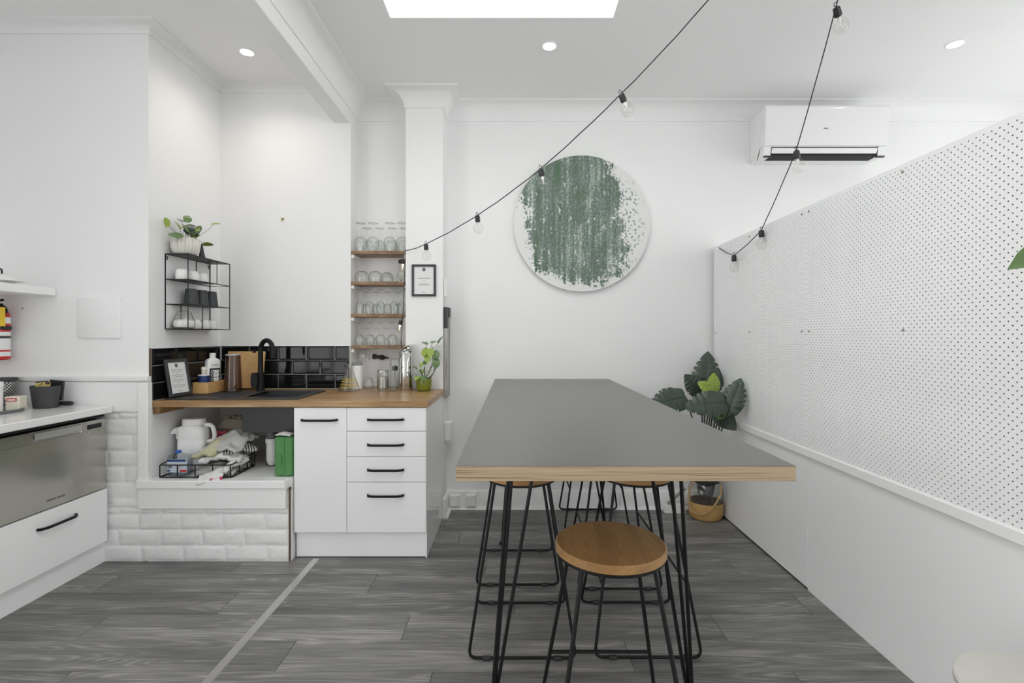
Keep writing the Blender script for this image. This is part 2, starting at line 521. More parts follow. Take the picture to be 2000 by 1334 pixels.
class MB:
    def __init__(self):
        self.v = []
        self.f = []

    def add(self, vs, fs):
        n = len(self.v)
        self.v += [tuple(p) for p in vs]
        self.f += [tuple(i + n for i in f) for f in fs]
        return self

    def box(self, x0, x1, y0, y1, z0, z1, c=0.0):
        lo, hi = (min(x0, x1), min(y0, y1), min(z0, z1)), (max(x0, x1), max(y0, y1), max(z0, z1))
        if c <= 0:
            vs = [(x, y, z) for x in (lo[0], hi[0]) for y in (lo[1], hi[1]) for z in (lo[2], hi[2])]
            return self.add(vs, [(0, 1, 3, 2), (4, 6, 7, 5), (0, 4, 5, 1), (2, 3, 7, 6), (0, 2, 6, 4), (1, 5, 7, 3)])
        c = min([c] + [(hi[i] - lo[i]) * 0.49 for i in range(3)])
        bm = bmesh.new()
        pts = {}
        for sx in (0, 1):
            for sy in (0, 1):
                for sz in (0, 1):
                    s = (sx, sy, sz)
                    for ax in range(3):
                        p = []
                        for i in range(3):
                            e = hi[i] if s[i] else lo[i]
                            if i != ax:
                                e += -c if s[i] else c
                            p.append(e)
                        pts[(s, ax)] = len(self.v) + len(pts)
                        bm.verts.new(p)
        bm.free()
        vs = []
        keys = list(pts)
        base = len(self.v)
        for (s, ax) in keys:
            p = []
            for i in range(3):
                e = hi[i] if s[i] else lo[i]
                if i != ax:
                    e += -c if s[i] else c
                p.append(e)
            vs.append(p)
        idx = {k: i for i, k in enumerate(keys)}
        fs = []

        def S(a, b_, vals):
            s = [0, 0, 0]
            for i, v in vals:
                s[i] = v
            return tuple(s)
        ctr = Vector([(lo[i] + hi[i]) / 2 for i in range(3)])

        def orient(f):
            p = [Vector(vs[i]) for i in f]
            nrm = Vector((0, 0, 0))
            for i in range(len(p)):
                nrm += p[i].cross(p[(i + 1) % len(p)])
            cc = sum(p, Vector()) / len(p)
            return f if nrm.dot(cc - ctr) > 0 else tuple(reversed(f))
        for ax in range(3):
            o1, o2 = [i for i in range(3) if i != ax]
            for sd in (0, 1):
                q = []
                for a, b2 in ((0, 0), (1, 0), (1, 1), (0, 1)):
                    s = [0, 0, 0]
                    s[ax] = sd
                    s[o1] = a
                    s[o2] = b2
                    q.append(idx[(tuple(s), ax)])
                fs.append(orient(tuple(q)))
            # edges along ax
            for a in (0, 1):
                for b2 in (0, 1):
                    s0 = [0, 0, 0]
                    s0[o1] = a
                    s0[o2] = b2
                    s1 = list(s0)
                    s1[ax] = 1
                    q = (idx[(tuple(s0), o1)], idx[(tuple(s1), o1)], idx[(tuple(s1), o2)], idx[(tuple(s0), o2)])
                    fs.append(orient(q))
        for sx in (0, 1):
            for sy in (0, 1):
                for sz in (0, 1):
                    fs.append(orient(tuple(idx[((sx, sy, sz), ax)] for ax in range(3))))
        return self.add(vs, fs)

    def tube(self, path, r, n=8, closed=False, cap=True):
        P = [Vector(p) for p in path]
        k = len(P)
        rs = r if isinstance(r, (list, tuple)) else [r] * k
        tang = []
        for i in range(k):
            if closed:
                t = P[(i + 1) % k] - P[i - 1]
            else:
                t = P[min(i + 1, k - 1)] - P[max(i - 1, 0)]
            tang.append(t.normalized() if t.length > 1e-9 else Vector((0, 0, 1)))
        up = Vector((0, 0, 1)) if abs(tang[0].z) < 0.9 else Vector((1, 0, 0))
        u = tang[0].cross(up).normalized()
        vs = []
        for i in range(k):
            t = tang[i]
            u = (u - t * u.dot(t))
            u = u.normalized() if u.length > 1e-6 else t.orthogonal().normalized()
            w = t.cross(u)
            for j in range(n):
                a = 2 * math.pi * j / n
                vs.append(P[i] + (u * math.cos(a) + w * math.sin(a)) * rs[i])
        fs = []
        for i in range(k if closed else k - 1):
            i2 = (i + 1) % k
            for j in range(n):
                j2 = (j + 1) % n
                fs.append((i * n + j, i * n + j2, i2 * n + j2, i2 * n + j))
        if cap and not closed:
            fs.append(tuple(range(n - 1, -1, -1)))
            fs.append(tuple((k - 1) * n + j for j in range(n)))
        return self.add(vs, fs)

    def lathe(self, prof, n=24, c=(0, 0, 0), sx=1.0, sy=1.0, rib=0, ribd=0.0):
        vs, rows = [], []
        for r, z in prof:
            if r < 1e-6:
                rows.append([len(vs)])
                vs.append((c[0], c[1], c[2] + z))
            else:
                row = []
                for j in range(n):
                    a = 2 * math.pi * j / n
                    rr = r * (1 + (ribd * (abs(math.cos(a * rib / 2)) - 0.5) if rib else 0))
                    row.append(len(vs))
                    vs.append((c[0] + rr * math.cos(a) * sx, c[1] + rr * math.sin(a) * sy, c[2] + z))
                rows.append(row)
        fs = []
        for a, b_ in zip(rows[:-1], rows[1:]):
            if len(a) == 1 and len(b_) == 1:
                continue
            for j in range(n):
                j2 = (j + 1) % n
                if len(a) == 1:
                    fs.append((a[0], b_[j2], b_[j]))
                elif len(b_) == 1:
                    fs.append((a[j], a[j2], b_[0]))
                else:
                    fs.append((a[j], a[j2], b_[j2], b_[j]))
        return self.add(vs, fs)

    def cyl(self, c, r, z0, z1, n=20, ch=0.0, r2=None):
        r2 = r if r2 is None else r2
        if ch:
            return self.lathe([(0, z0), (r - ch, z0), (r, z0 + ch), (r2, z1 - ch), (r2 - ch, z1), (0, z1)], n, (c[0], c[1], 0))
        return self.lathe([(0, z0), (r, z0), (r2, z1), (0, z1)], n, (c[0], c[1], 0))

    def prism(self, poly, axis, a, b_):
        """poly: list of 2-D points; axis 'x': (y,z), 'y': (x,z), 'z': (x,y)"""
        def mk(p, t):
            return {'x': (t, p[0], p[1]), 'y': (p[0], t, p[1]), 'z': (p[0], p[1], t)}[axis]
        n = len(poly)
        vs = [mk(p, a) for p in poly] + [mk(p, b_) for p in poly]
        fs = [tuple(range(n)), tuple(range(2 * n - 1, n - 1, -1))]
        fs += [(i, i + n, (i + 1) % n + n, (i + 1) % n) for i in range(n)]
        return self.add(vs, fs)

    def grid(self, fn, nu, nv):
        vs = [fn(i / nu, j / nv) for j in range(nv + 1) for i in range(nu + 1)]
        fs = []
        for j in range(nv):
            for i in range(nu):
                a = j * (nu + 1) + i
                fs.append((a, a + 1, a + nu + 2, a + nu + 1))
        return self.add(vs, fs)

    def merge(self, other, mtx=None):
        vs = other.v if mtx is None else [mtx @ Vector(p) for p in other.v]
        return self.add(vs, other.f)

    def xform(self, mtx):
        self.v = [tuple(mtx @ Vector(p)) for p in self.v]
        return self

    def mesh(self, name, m, smooth=True, ang=35, fix=True):
        me = bpy.data.meshes.new(name)
        me.from_pydata([tuple(p) for p in self.v], [], self.f)
        if fix:
            bm = bmesh.new()
            bm.from_mesh(me)
            bmesh.ops.recalc_face_normals(bm, faces=bm.faces)
            bm.to_mesh(me)
            bm.free()
        if m:
            me.materials.append(m)
        if smooth:
            me.polygons.foreach_set('use_smooth', [True] * len(me.polygons))
            me.set_sharp_from_angle(angle=R(ang))
        me.update()
        return me


def O(name, mb, m, parent=None, loc=None, label=None, **kw):
    me = mb if isinstance(mb, bpy.types.Mesh) else mb.mesh(name, m, **kw)
    o = bpy.data.objects.new(name, me)
    C.objects.link(o)
    if parent:
        o.parent = parent
    if loc:
        o.location = loc
    if label:
        o['label'] = label
    return o


def T(name, label, cat, loc=(0, 0, 0), rz=0.0, group=None):
    o = bpy.data.objects.new(name, None)
    o.empty_display_size = 0.05
    C.objects.link(o)
    o.location = loc
    o.rotation_euler = (0, 0, rz)
    return tag(o, label, cat, group)


def tag(o, label, cat, group=None):
    o['label'] = label
    o['category'] = cat
    if group:
        o['group'] = group
    return o


def S(name, mb, m, label=None, cat=None, **kw):
    o = O(name, mb, m, **kw)
    o['kind'] = 'structure'
    if label:
        o['label'] = label
    if cat:
        o['category'] = cat
    return o


def dup(root, loc, label, rz=None, group=None):
    r = root.copy()
    C.objects.link(r)
    r.location = loc
    if rz is not None:
        r.rotation_euler = (0, 0, rz)
    r['label'] = label
    if group:
        r['group'] = group
    for ch in list(root.children):
        c = ch.copy()
        C.objects.link(c)
        c.parent = r
        for g in list(ch.children):
            d = g.copy()
            C.objects.link(d)
            d.parent = c
    return r


def fillet(pts, rad, n=5, closed=False):
    P = [Vector(p) for p in pts]
    out = []
    k = len(P)
    for i in range(k):
        if not closed and i in (0, k - 1):
            out.append(P[i])
            continue
        a, b_, c = P[i - 1], P[i], P[(i + 1) % k]
        d1, d2 = (a - b_), (c - b_)
        r = min(rad, d1.length * 0.45, d2.length * 0.45)
        p1, p2 = b_ + d1.normalized() * r, b_ + d2.normalized() * r
        for j in range(n + 1):
            t = j / n
            out.append(p1 * (1 - t) ** 2 + b_ * 2 * t * (1 - t) + p2 * t * t)
    return out


def smooth_path(P, n=5):
    P = [Vector(p) for p in P]
    out = []
    for i in range(len(P) - 1):
        p0, p1, p2, p3 = P[max(i - 1, 0)], P[i], P[i + 1], P[min(i + 2, len(P) - 1)]
        for j in range(n):
            t = j / n
            out.append(0.5 * (2 * p1 + (p2 - p0) * t + (2 * p0 - 5 * p1 + 4 * p2 - p3) * t * t + (3 * p1 - p0 - 3 * p2 + p3) * t ** 3))
    out.append(P[-1])
    return out


def sweep(path, prof):
    """mitred run of a profile (out, z) along a plan path; the room is to the right of the direction"""
    mb = MB()
    n, k = len(prof), len(path)
    rows = []
    for i in range(k):
        p = Vector((path[i][0], path[i][1]))
        dirs = []
        if i > 0:
            d = p - Vector(path[i - 1][:2])
            dirs.append(d.normalized())
        if i < k - 1:
            d = Vector(path[i + 1][:2]) - p
            dirs.append(d.normalized())
        nr = [Vector((d.y, -d.x)) for d in dirs]
        if len(nr) == 1:
            m_ = nr[0]
        else:
            m_ = (nr[0] + nr[1])
            m_ = m_ / (1 + nr[0].dot(nr[1]))
        rows.append([(p.x + m_.x * o, p.y + m_.y * o, z) for o, z in prof])
    vs = [q for r_ in rows for q in r_]
    fs = []
    for i in range(k - 1):
        for j in range(n):
            j2 = (j + 1) % n
            fs.append((i * n + j, i * n + j2, (i + 1) * n + j2, (i + 1) * n + j))
    fs.append(tuple(range(n)))
    fs.append(tuple((k - 1) * n + j for j in range(n - 1, -1, -1)))
    return mb.add(vs, fs)


ORD = ['first', 'second', 'third', 'fourth', 'fifth', 'sixth', 'seventh', 'eighth', 'ninth']
# ------------------------------------------------------------ room shell
YB = 3.64       # main back wall
XP = 1.484      # pegboard partition face
ZC = 2.98       # main ceiling
ZL = 3.04       # higher ceiling over the kitchen

floor = S('floor', MB().box(-3.05, 4.35, -2.3, YB + 0.1, -0.12, -0.006), M['dark'], 'grey oak-look plank floor', smooth=False)
# planks: rows along the room's width, staggered joints, each plank its own object
ROW, PL = 0.1912, 1.372
row0 = 1.873
joints = {-1: -1.684, 0: -0.914, 1: -1.849, 2: -1.372, 3: -2.106, 4: 1.214, 5: 0.42, 6: -0.35, -2: -0.5, -3: 0.2, 7: 0.9, 8: 0.1, 9: -0.6, 10: 0.3}
plank_cache = {}


def plank_mesh(w, h):
    key = (round(w, 3), round(h, 3))
    if key not in plank_cache:
        plank_cache[key] = MB().box(-w / 2 + 0.0006, w / 2 - 0.0006, -h / 2 + 0.0007, h / 2 - 0.0007, -0.006, 0.0, 0.0013).mesh('plank', M['plank'])
    return plank_cache[key]


for k in range(-12, 10):
    y0 = row0 + k * ROW
    y1 = min(y0 + ROW, YB)
    if y0 >= YB:
        continue
    j0 = joints.get(k, (k * 0.53) % PL)
    x = j0
    while x > -3.0:
        x -= PL
    while x < 4.2:
        a, b_ = max(x, -3.0), min(x + PL, 4.2)
        # the transition strip at x=-1.135 splits planks
        segs = [(a, b_)]
        if a < -1.135 < b_:
            segs = [(a, -1.135), (-1.135, b_)]
        for a, b_ in segs:
            if b_ - a > 0.02:
                O('plank', plank_mesh(b_ - a, y1 - y0), None, floor, ((a + b_) / 2, (y0 + y1) / 2, 0))
        x += PL
strip = MB().prism([(-0.019, 0.0), (-0.016, 0.004), (0.016, 0.004), (0.019, 0.0)], 'y', -2.2, 2.81)
strip.xform(Matrix.Translation((-1.135, 0, 0)))
S('trim_1', strip, M['alu'], 'silver metal strip across the plank floor joint')

# ceiling with the skylight opening
cb = MB()
SB = 0.02
cb.box(-1.18, SKY_X0 - SB, -2.3, YB + 0.1, ZC, ZC + 0.12)
cb.box(SKY_X1 + SB, 4.35, -2.3, YB + 0.1, ZC, ZC + 0.12)
cb.box(SKY_X0 - SB, SKY_X1 + SB, -2.3, SKY_Y0 - SB, ZC, ZC + 0.12)
cb.box(SKY_X0 - SB, SKY_X1 + SB, SKY_Y1 + SB, YB + 0.1, ZC, ZC + 0.12)
cb.box(-3.05, -1.16, -2.3, YB + 0.1, ZL, ZL + 0.12)
S('ceiling', cb, M['ceil'], 'flat white plasterboard ceiling', smooth=False)
beam = S('ceiling_beam', MB().box(-1.276, -1.16, -2.3, 3.5, 2.778, ZL + 0.02, 0.004), M['ceil'], 'white boxed beam dropping below the ceiling above the recess edge')
sk = MB()
SB = 0.0195
sk.box(SKY_X0 - SB, SKY_X0, SKY_Y0 - SB, SKY_Y1 + SB, ZC - 0.001, 3.45)
sk.box(SKY_X1, SKY_X1 + SB, SKY_Y0 - SB, SKY_Y1 + SB, ZC - 0.001, 3.45)
sk.box(SKY_X0, SKY_X1, SKY_Y1, SKY_Y1 + SB, ZC - 0.001, 3.45)
sk.box(SKY_X0, SKY_X1, SKY_Y0 - SB, SKY_Y0, ZC - 0.001, 3.45)
w1 = S('window_1', sk, M['trim'], 'bright rectangular skylight shaft in the white ceiling', smooth=False)
O('pane', MB().box(SKY_X0 - 0.03, SKY_X1 + 0.03, SKY_Y0 - 0.03, SKY_Y1 + 0.03, 3.45, 3.458), M['paneglass'], w1, smooth=False)

# walls
wb = MB()
wb.box(-1.157, 4.35, YB, YB + 0.1, 0, ZC + 0.05)
S('wall_back', wb, M['wall'], 'plain white back wall behind the long table', smooth=False)
wr = MB()
wr.box(-2.078, -1.157, 3.47, YB + 0.1, 0, ZL + 0.02)
wrec = S('wall_recess', wr, M['wall'], 'white recess wall behind the kitchen sink', smooth=False)
wl = MB()
wl.box(-3.05, -2.078, 2.79, YB + 0.1, 0, ZL + 0.02)
wleft = S('wall_left', wl, M['wall'], 'white chimney-breast wall with painted brick below', smooth=False)
S('wall_pilaster', MB().box(-0.761, -0.5, 3.43, YB + 0.02, 0, ZC, 0.003), M['wall'], 'white square pilaster beside the glass shelves')
# outer wall on the far side of the partition, with a window
def glazed(name, label, wall_label, x0, x1, ya, yb, za, zb, y0, y1, wname):
    """a wall along y with one big window opening"""
    w = MB()
    w.box(x0, x1, y0, ya, 0, ZL)
    w.box(x0, x1, yb, y1, 0, ZL)
    w.box(x0, x1, ya, yb, 0, za)
    w.box(x0, x1, ya, yb, zb, ZL)
    S(wname, w, M['wall'], wall_label, smooth=False)
    f = MB()
    xm = (x0 + x1) / 2
    n = 3
    for i in range(n + 1):
        yy = ya + (yb - ya - 0.05) * i / n
        f.box(xm - 0.025, xm + 0.025, yy, yy + 0.05, za, zb)
    for zz in (za, zb - 0.05):
        f.box(xm - 0.025, xm + 0.025, ya, yb, zz, zz + 0.05)
    fo = S(name, f, M['trim'], label, smooth=False)
    O('pane', MB().box(xm - 0.003, xm + 0.003, ya + 0.01, yb - 0.01, za + 0.01, zb - 0.01), M['paneglass'], fo, smooth=False)


glazed('added_window_4', 'unseen white framed window added to light the partition', 'white side wall behind the kitchenette bench', -3.05, -2.93, ADD_WIN_L[0], ADD_WIN_L[1], ADD_WIN_L[2], ADD_WIN_L[3], -2.3, 2.79, 'wall_side')  # the window here is added to brighten the partition face
glazed('window_2', 'white framed window beyond the partition', 'white outer wall beyond the pegboard partition', 4.25, 4.35, 1.5, 3.2, 0.6, 2.7, 1.3, YB, 'wall_right')
glazed('added_window_3', 'unseen white framed window added to light the left cabinets', 'unseen white wall set close in to hold the added window', 2.45, 2.55, ADD_WIN_R[0], ADD_WIN_R[1], ADD_WIN_R[2], ADD_WIN_R[3], -2.3, 1.3, 'added_wall_right')  # unseen wall and window added near to light the left side
S('wall_return', MB().box(2.55, 4.25, 1.2, 1.3, 0, ZL), M['wall'], 'white return wall', smooth=False)
S('wall_front', MB().box(-3.05, 2.55, -2.3, -2.2, 0, ZL), M['wall'], 'white wall behind the camera', smooth=False)

# cornices


def cove(proj, drop, z):
    pts = [(0, z), (0, z - drop), (0.008, z - drop), (0.008, z - drop + 0.008)]
    for i in range(1, 8):
        a = R(90 * i / 8)
        pts.append((proj - 0.008 - (proj - 0.016) * math.cos(a), z - drop + 0.008 + (drop - 0.016) * math.sin(a)))
    # concave cove: flip the quarter round
    pts = pts[:4]
    for i in range(0, 9):
        a = R(90 * i / 8)
        pts.append((0.008 + (proj - 0.016) * (1 - math.cos(a)), z - drop + 0.008 + (drop - 0.016) * math.sin(a)))
    pts += [(proj - 0.008, z - 0.006), (proj, z - 0.006), (proj, z)]
    return pts


S('trim_2', sweep([(-1.16, -2.2), (-1.16, YB), (-0.761, YB), (-0.761, 3.43), (-0.5, 3.43), (-0.5, YB), (4.25, YB)], cove(0.115, 0.115, ZC)), M['ceil'],
  'white coved cornice along the back wall and around the pilaster', ang=25)
S('trim_3', sweep([(-2.93, -2.2), (-2.93, 2.79), (-2.078, 2.79), (-2.078, 3.47), (-1.276, 3.47)], cove(0.075, 0.05, ZL)), M['ceil'],
  'shallow white cornice over the sink recess', ang=25)
# skirting boards
SKP = [(0, 0), (0.018, 0), (0.018, 0.115), (0.012, 0.13), (0.004, 0.135), (0, 0.135)]
S('baseboard_back', sweep([(-0.5, 3.43), (-0.5, YB), (XP, YB)], SKP), M['trim'], 'white skirting board along the back wall', ang=30)
quad = [(0.018, 0), (0.036, 0), (0.033, 0.01), (0.026, 0.016), (0.018, 0.018)]
S('trim_4', sweep([(-0.5, 3.43), (-0.5, YB), (XP, YB)], quad), M['trim'], 'white quarter-round bead at the foot of the skirting', ang=40)

# chimney breast joinery: rail, panel, trim boards, hearth shelf
S('trim_5', sweep([(-2.93, 2.79), (-2.062, 2.79)], [(0, 1.016), (0.012, 1.016), (0.026, 1.024), (0.03, 1.036), (0.03, 1.048), (0, 1.048)]), M['trim'],
  'white chair rail above the painted brick')
S('trim_6', MB().box(-2.93, -2.119, 2.772, 2.79, 0.847, 1.016, 0.003), M['trim'], 'white painted board under the chair rail')
S('trim_7', MB().box(-2.118, -2.062, 2.760, 2.80, 0.305, 1.015, 0.003), M['trim'], 'white upright board beside the opening under the sink')
S('trim_8', MB().box(-2.121, -1.285, 2.748, 2.80, 0.420, 0.466, 0.004), M['trim'], 'white sill board of the opening under the sink')
S('trim_9', MB().box(-2.112, -1.285, 2.758, 2.80, 0.305, 0.420, 0.003), M['trim'], 'white apron board below the sill')
S('trim_10', MB().box(-2.078, -1.268, 2.80, 3.47, 0.40, 0.466), M['trim'], 'white shelf floor inside the opening under the sink', smooth=False)
base = S('wall_hearth', MB().box(-2.077, -1.268, 2.79, 3.47, 0, 0.40), M['wall'], 'low painted brick base under the sink opening', smooth=False)


def brick_mb(w, h, d, seed):
    nx, nz = max(2, int(w / 0.026)), 4

    def fn(u, v):
        x, z = (u - 0.5) * w, (v - 0.5) * h
        e = min(u * w, (1 - u) * w, v * h, (1 - v) * h)
        nn = mnoise.noise(Vector((x * 14 + seed * 3.1, z * 18, seed * 1.7)))
        n2 = mnoise.noise(Vector((x * 45 + seed, z * 45, seed * 5.3)))
        y = -d + 0.0042 * nn + 0.0022 * n2
        if e < 0.004:
            y = -0.0045 + 0.002 * n2
            x *= 0.992 + 0.012 * n2
            z *= 0.985 + 0.03 * nn
        elif e < 0.0075:
            y += 0.0030 + 0.003 * n2
        return (x, y, z)
    mb = MB()
    us = [0.0] + [(0.006 + (w - 0.012) * i / nx) / w for i in range(nx + 1)] + [1.0]
    vs_ = [0.0] + [(0.006 + (h - 0.012) * i / nz) / h for i in range(nz + 1)] + [1.0]
    vv = [fn(u, v) for v in vs_ for u in us]
    nu = len(us)
    ff = [(j * nu + i, j * nu + i + 1, (j + 1) * nu + i + 1, (j + 1) * nu + i) for j in range(len(vs_) - 1) for i in range(nu - 1)]
    mb.add(vv, ff)
    return mb


BP = 0.0895
seed = 0
brick_meshes = {}


def lay_brick(x0, x1, z0, z1, par):
    global seed
    seed += 1
    w, h = x1 - x0 - 0.003 - 0.004 * random.random(), z1 - z0 - 0.003 - 0.004 * random.random()
    if w < 0.015 or h < 0.015:
        return
    O('brick', brick_mb(w, h, 0.0105, seed), M['brick'], par, ((x0 + x1) / 2, 2.79 - 0.0005, (z0 + z1) / 2), ang=60, fix=True)


O('mortar', MB().box(-2.077, -1.272, 2.7845, 2.7899, 0.0, 0.398), M['brick'], base, smooth=False)
O('mortar', MB().box(-2.62, -2.10, 2.7845, 2.7899, 0.0, 0.846), M['brick'], wleft, smooth=False)
for k in range(10):
    z0, z1 = k * BP, min((k + 1) * BP, 0.845)
    off = (0.0 if k % 2 else 0.118) + random.uniform(-0.05, 0.05)
    if k < 4:
        xr = -1.275
        z1 = min(z1, 0.304)
    else:
        xr = -2.116
    x = -2.93 + off - 0.238
    while x < xr:
        a, b_ = max(x, -2.62), min(x + 0.238, xr)
        if b_ - a > 0.02 and b_ > -2.62:
            lay_brick(a, b_, z0, z1, base if k < 4 else wleft)
        x += 0.238
# above the apron only the strip left of the trim board carries brick
for z0, z1 in ((0.304, 4 * BP),):
    lay_brick(-2.50, -2.30, z0, z1, wleft)
    lay_brick(-2.30, -2.116, z0, z1, wleft)
S('trim_11', MB().box(-1.2775, -1.2705, 2.778, 2.80, 0.0, 0.42, 0.002), M['rawedge'], 'raw brown edge between the brick base and the cabinet')

# black tiles: their own objects on the recess wall
tile_cache = {}


def tile_mesh(w, h):
    key = (round(w, 3), round(h, 3))
    if key in tile_cache:
        return tile_cache[key]
    b_ = 0.009
    bx, bz = min(b_, w * 0.4), min(b_, h * 0.4)
    W, H = w / 2 - 0.0017, h / 2 - 0.0017
    mb = MB()
    rings = [(W, H, 0.0), (W, H, -0.0022), (W - bx, H - bz, -0.0075)]
    vs = []
    for a, c, y in rings:
        vs += [(-a, y, -c), (a, y, -c), (a, y, c), (-a, y, c)]
    fs = []
    for i in range(2):
        for j in range(4):
            j2 = (j + 1) % 4
            fs.append((i * 4 + j, i * 4 + j2, i * 4 + 4 + j2, i * 4 + 4 + j))
    fs.append((8, 9, 10, 11))
    mb.add(vs, fs)
    tile_cache[key] = mb.mesh('tile', M['tile'], smooth=False)
    return tile_cache[key]


tz0 = 0.907
TILE = tiles_b = S('trim_12', MB().box(-2.078, -1.160, 3.462, 3.472, 0.87, 1.205), M['grout'], 'black bevelled tile splashback behind the sink', smooth=False)
tiles_l = S('trim_13', MB().box(-2.080, -2.070, 2.80, 3.47, 0.87, 1.205), M['grout'], 'black bevelled tile splashback on the recess side', smooth=False)
for row in range(3):
    zc = tz0 + 0.0995 * (row + 0.5)
    x = -1.663 + (0.1 if row == 1 else 0.0) - 0.6
    while x < -1.164:
        a, b_ = max(x, -2.068), min(x + 0.2, -1.163)
        if b_ - a > 0.01:
            O('tile', tile_mesh(b_ - a, 0.0995), None, tiles_b, ((a + b_) / 2, 3.462, zc))
        x += 0.2
    y = 2.998 + (0.1 if row == 1 else 0.0) - 0.4
    while y < 3.46:
        a, b_ = max(y, 2.801), min(y + 0.2, 3.452)
        if b_ - a > 0.01:
            o = O('tile', tile_mesh(b_ - a, 0.0995), None, tiles_l, (-2.070, (a + b_) / 2, zc))
            o.rotation_euler = (0, 0, R(90))
        y += 0.2
S('trim_14', MB().box(-2.082, -2.0705, 2.794, 2.800, 0.87, 1.207), M['rawedge'], 'raw timber edge of the tile splashback')

# ------------------------------------------------------------ partition with pegboard
part = S('wall_partition', MB().box(XP + 0.003, XP + 0.10, 0.75, YB - 0.002, 0.0, 1.915), M['trim'], 'low white partition faced with pegboard', smooth=False)
Y_J = 2.469
for y0, y1, z0 in ((0.75, Y_J, 0.0), (Y_J + 0.0015, YB - 0.03, 0.010)):
    O('lower_panel', MB().box(XP - 0.012, XP + 0.002, y0, y1, z0, 0.69, 0.001), M['cab'], part)
O('gap_shade_strip', MB().box(XP - 0.006, XP + 0.002, Y_J, YB - 0.03, 0.0, 0.010), M['dark'], part, smooth=False, label='dark strip painting the shade under the far panel')  # near-black strip stands in for the shade below the panel
O('ledge', MB().box(XP - 0.030, XP - 0.012, 0.75, YB - 0.03, 0.676, 0.715, 0.002), M['trim'], part)


def pegboard(y0, y1, z0, z1, x):
    p = 0.0254
    mb = MB()
    cx = p / 2
    nh = 8
    r = 0.0028
    dpt = 0.0024
    ncol = int((y1 - y0) / cx)
    nrow = int((z1 - z0) / p) - 1
    mz = (z1 - z0 - (nrow + 0.5) * p) / 2
    my = (y1 - y0 - ncol * cx) / 2
    vs, fs = [], []
    outer = [(-1, -1), (0, -1), (1, -1), (1, 0), (1, 1), (0, 1), (-1, 1), (-1, 0)]
    ang = [R(-135 + 45 * i) for i in range(8)]
    hole = [(r * math.cos(a), r * math.sin(a)) for a in ang]
    for c in range(ncol):
        yc = y0 + my + (c + 0.5) * cx
        zb = z0 + mz + (0.5 * p if c % 2 else 0)
        for q in range(nrow):
            zc = zb + (q + 0.5) * p
            n = len(vs)
            for (ay, az) in outer:
                vs.append((x, yc + ay * cx / 2, zc + az * p / 2))
            for (hy, hz) in hole:
                vs.append((x, yc + hy, zc + hz))
            for (hy, hz) in hole:
                vs.append((x + dpt, yc + hy, zc + hz))
            for i in range(8):
                j = (i + 1) % 8
                fs.append((n + i, n + 8 + i, n + 8 + j, n + j))
                fs.append((n + 8 + i, n + 16 + i, n + 16 + j, n + 8 + j))
        # fill above and below this column
        for za, zc_ in ((z0, zb), (zb + nrow * p, z1)):
            if zc_ - za > 1e-5:
                n = len(vs)
                a, b_ = yc - cx / 2, yc + cx / 2
                vs += [(x, a, za), (x, b_, za), (x, b_, zc_), (x, a, zc_)]
                fs.append((n, n + 3, n + 2, n + 1))
    # margins and rim
    for a, b_ in ((y0, y0 + my), (y1 - my, y1)):
        if b_ - a > 1e-5:
            n = len(vs)
            vs += [(x, a, z0), (x, b_, z0), (x, b_, z1), (x, a, z1)]
            fs.append((n, n + 3, n + 2, n + 1))
    mb.add(vs, fs)
    mb.box(x + 0.0006, x + dpt, y0, y0 + 0.001, z0, z1)
    mb.box(x + 0.0006, x + dpt, y1 - 0.001, y1, z0, z1)
    mb.box(x + 0.0006, x + dpt, y0, y1, z1 - 0.001, z1)
    return mb


XB = XP - 0.022
for y0, y1 in ((0.9, Y_J - 0.0005), (Y_J + 0.0005, YB - 0.035)):
    O('pegboard_panel', pegboard(y0, y1, 0.705, 1.925, XB), M['whiteplastic'], part, smooth=False, fix=False)
O('pegboard_shade_backing', MB().box(XB + 0.012, XP + 0.004, 0.9, YB - 0.035, 0.71, 1.918), M['dark'], part, smooth=False, label='dark backing painting the shade behind the pegboard holes')  # near-black sheet paints the shade seen through the holes
O('top_rail', MB().box(XB + 0.006, XP + 0.10, 0.88, YB - 0.03, 1.916, 1.926, 0.001), M['trim'], part)
scr = MB().lathe([(0, 0.0), (0.006, 0.0), (0.005, 0.003), (0, 0.004)], 10).mesh('screw', M['steel'])
for sy, sz in ((2.44, 1.895), (2.50, 1.895), (2.44, 1.30), (2.50, 1.30), (1.848, 1.30), (1.85, 1.895), (3.06, 1.30), (3.57, 1.30), (3.06, 1.895)):
    o = O('screw', scr, None, part, (XB - 0.0005, sy, sz))
    o.rotation_euler = (0, R(-90), 0)

# ------------------------------------------------------------ downlights
for (lx, ly, lz, p, c), lab in zip(LAMPS, ('round recessed downlight in the high ceiling above the sink recess',
                                           'round recessed downlight in the ceiling beside the skylight',
                                           'round recessed downlight in the ceiling beyond the pegboard, nearest the air conditioner')):
    t = T('downlight', lab, 'downlight', (lx, ly, lz), 0, 'recessed ceiling downlights')
    O('trim_ring', MB().lathe([(0.036, -0.001), (0.040, -0.004), (0.050, -0.003), (0.051, 0.0), (0.036, 0.0), (0.036, -0.001)], 28), M['trim'], t)
    O('lens', MB().lathe([(0, -0.002), (0.037, -0.002), (0.037, 0.0), (0, 0)], 28), M['lamp'], t)

# ------------------------------------------------------------ kitchen cabinets
FY = 2.81


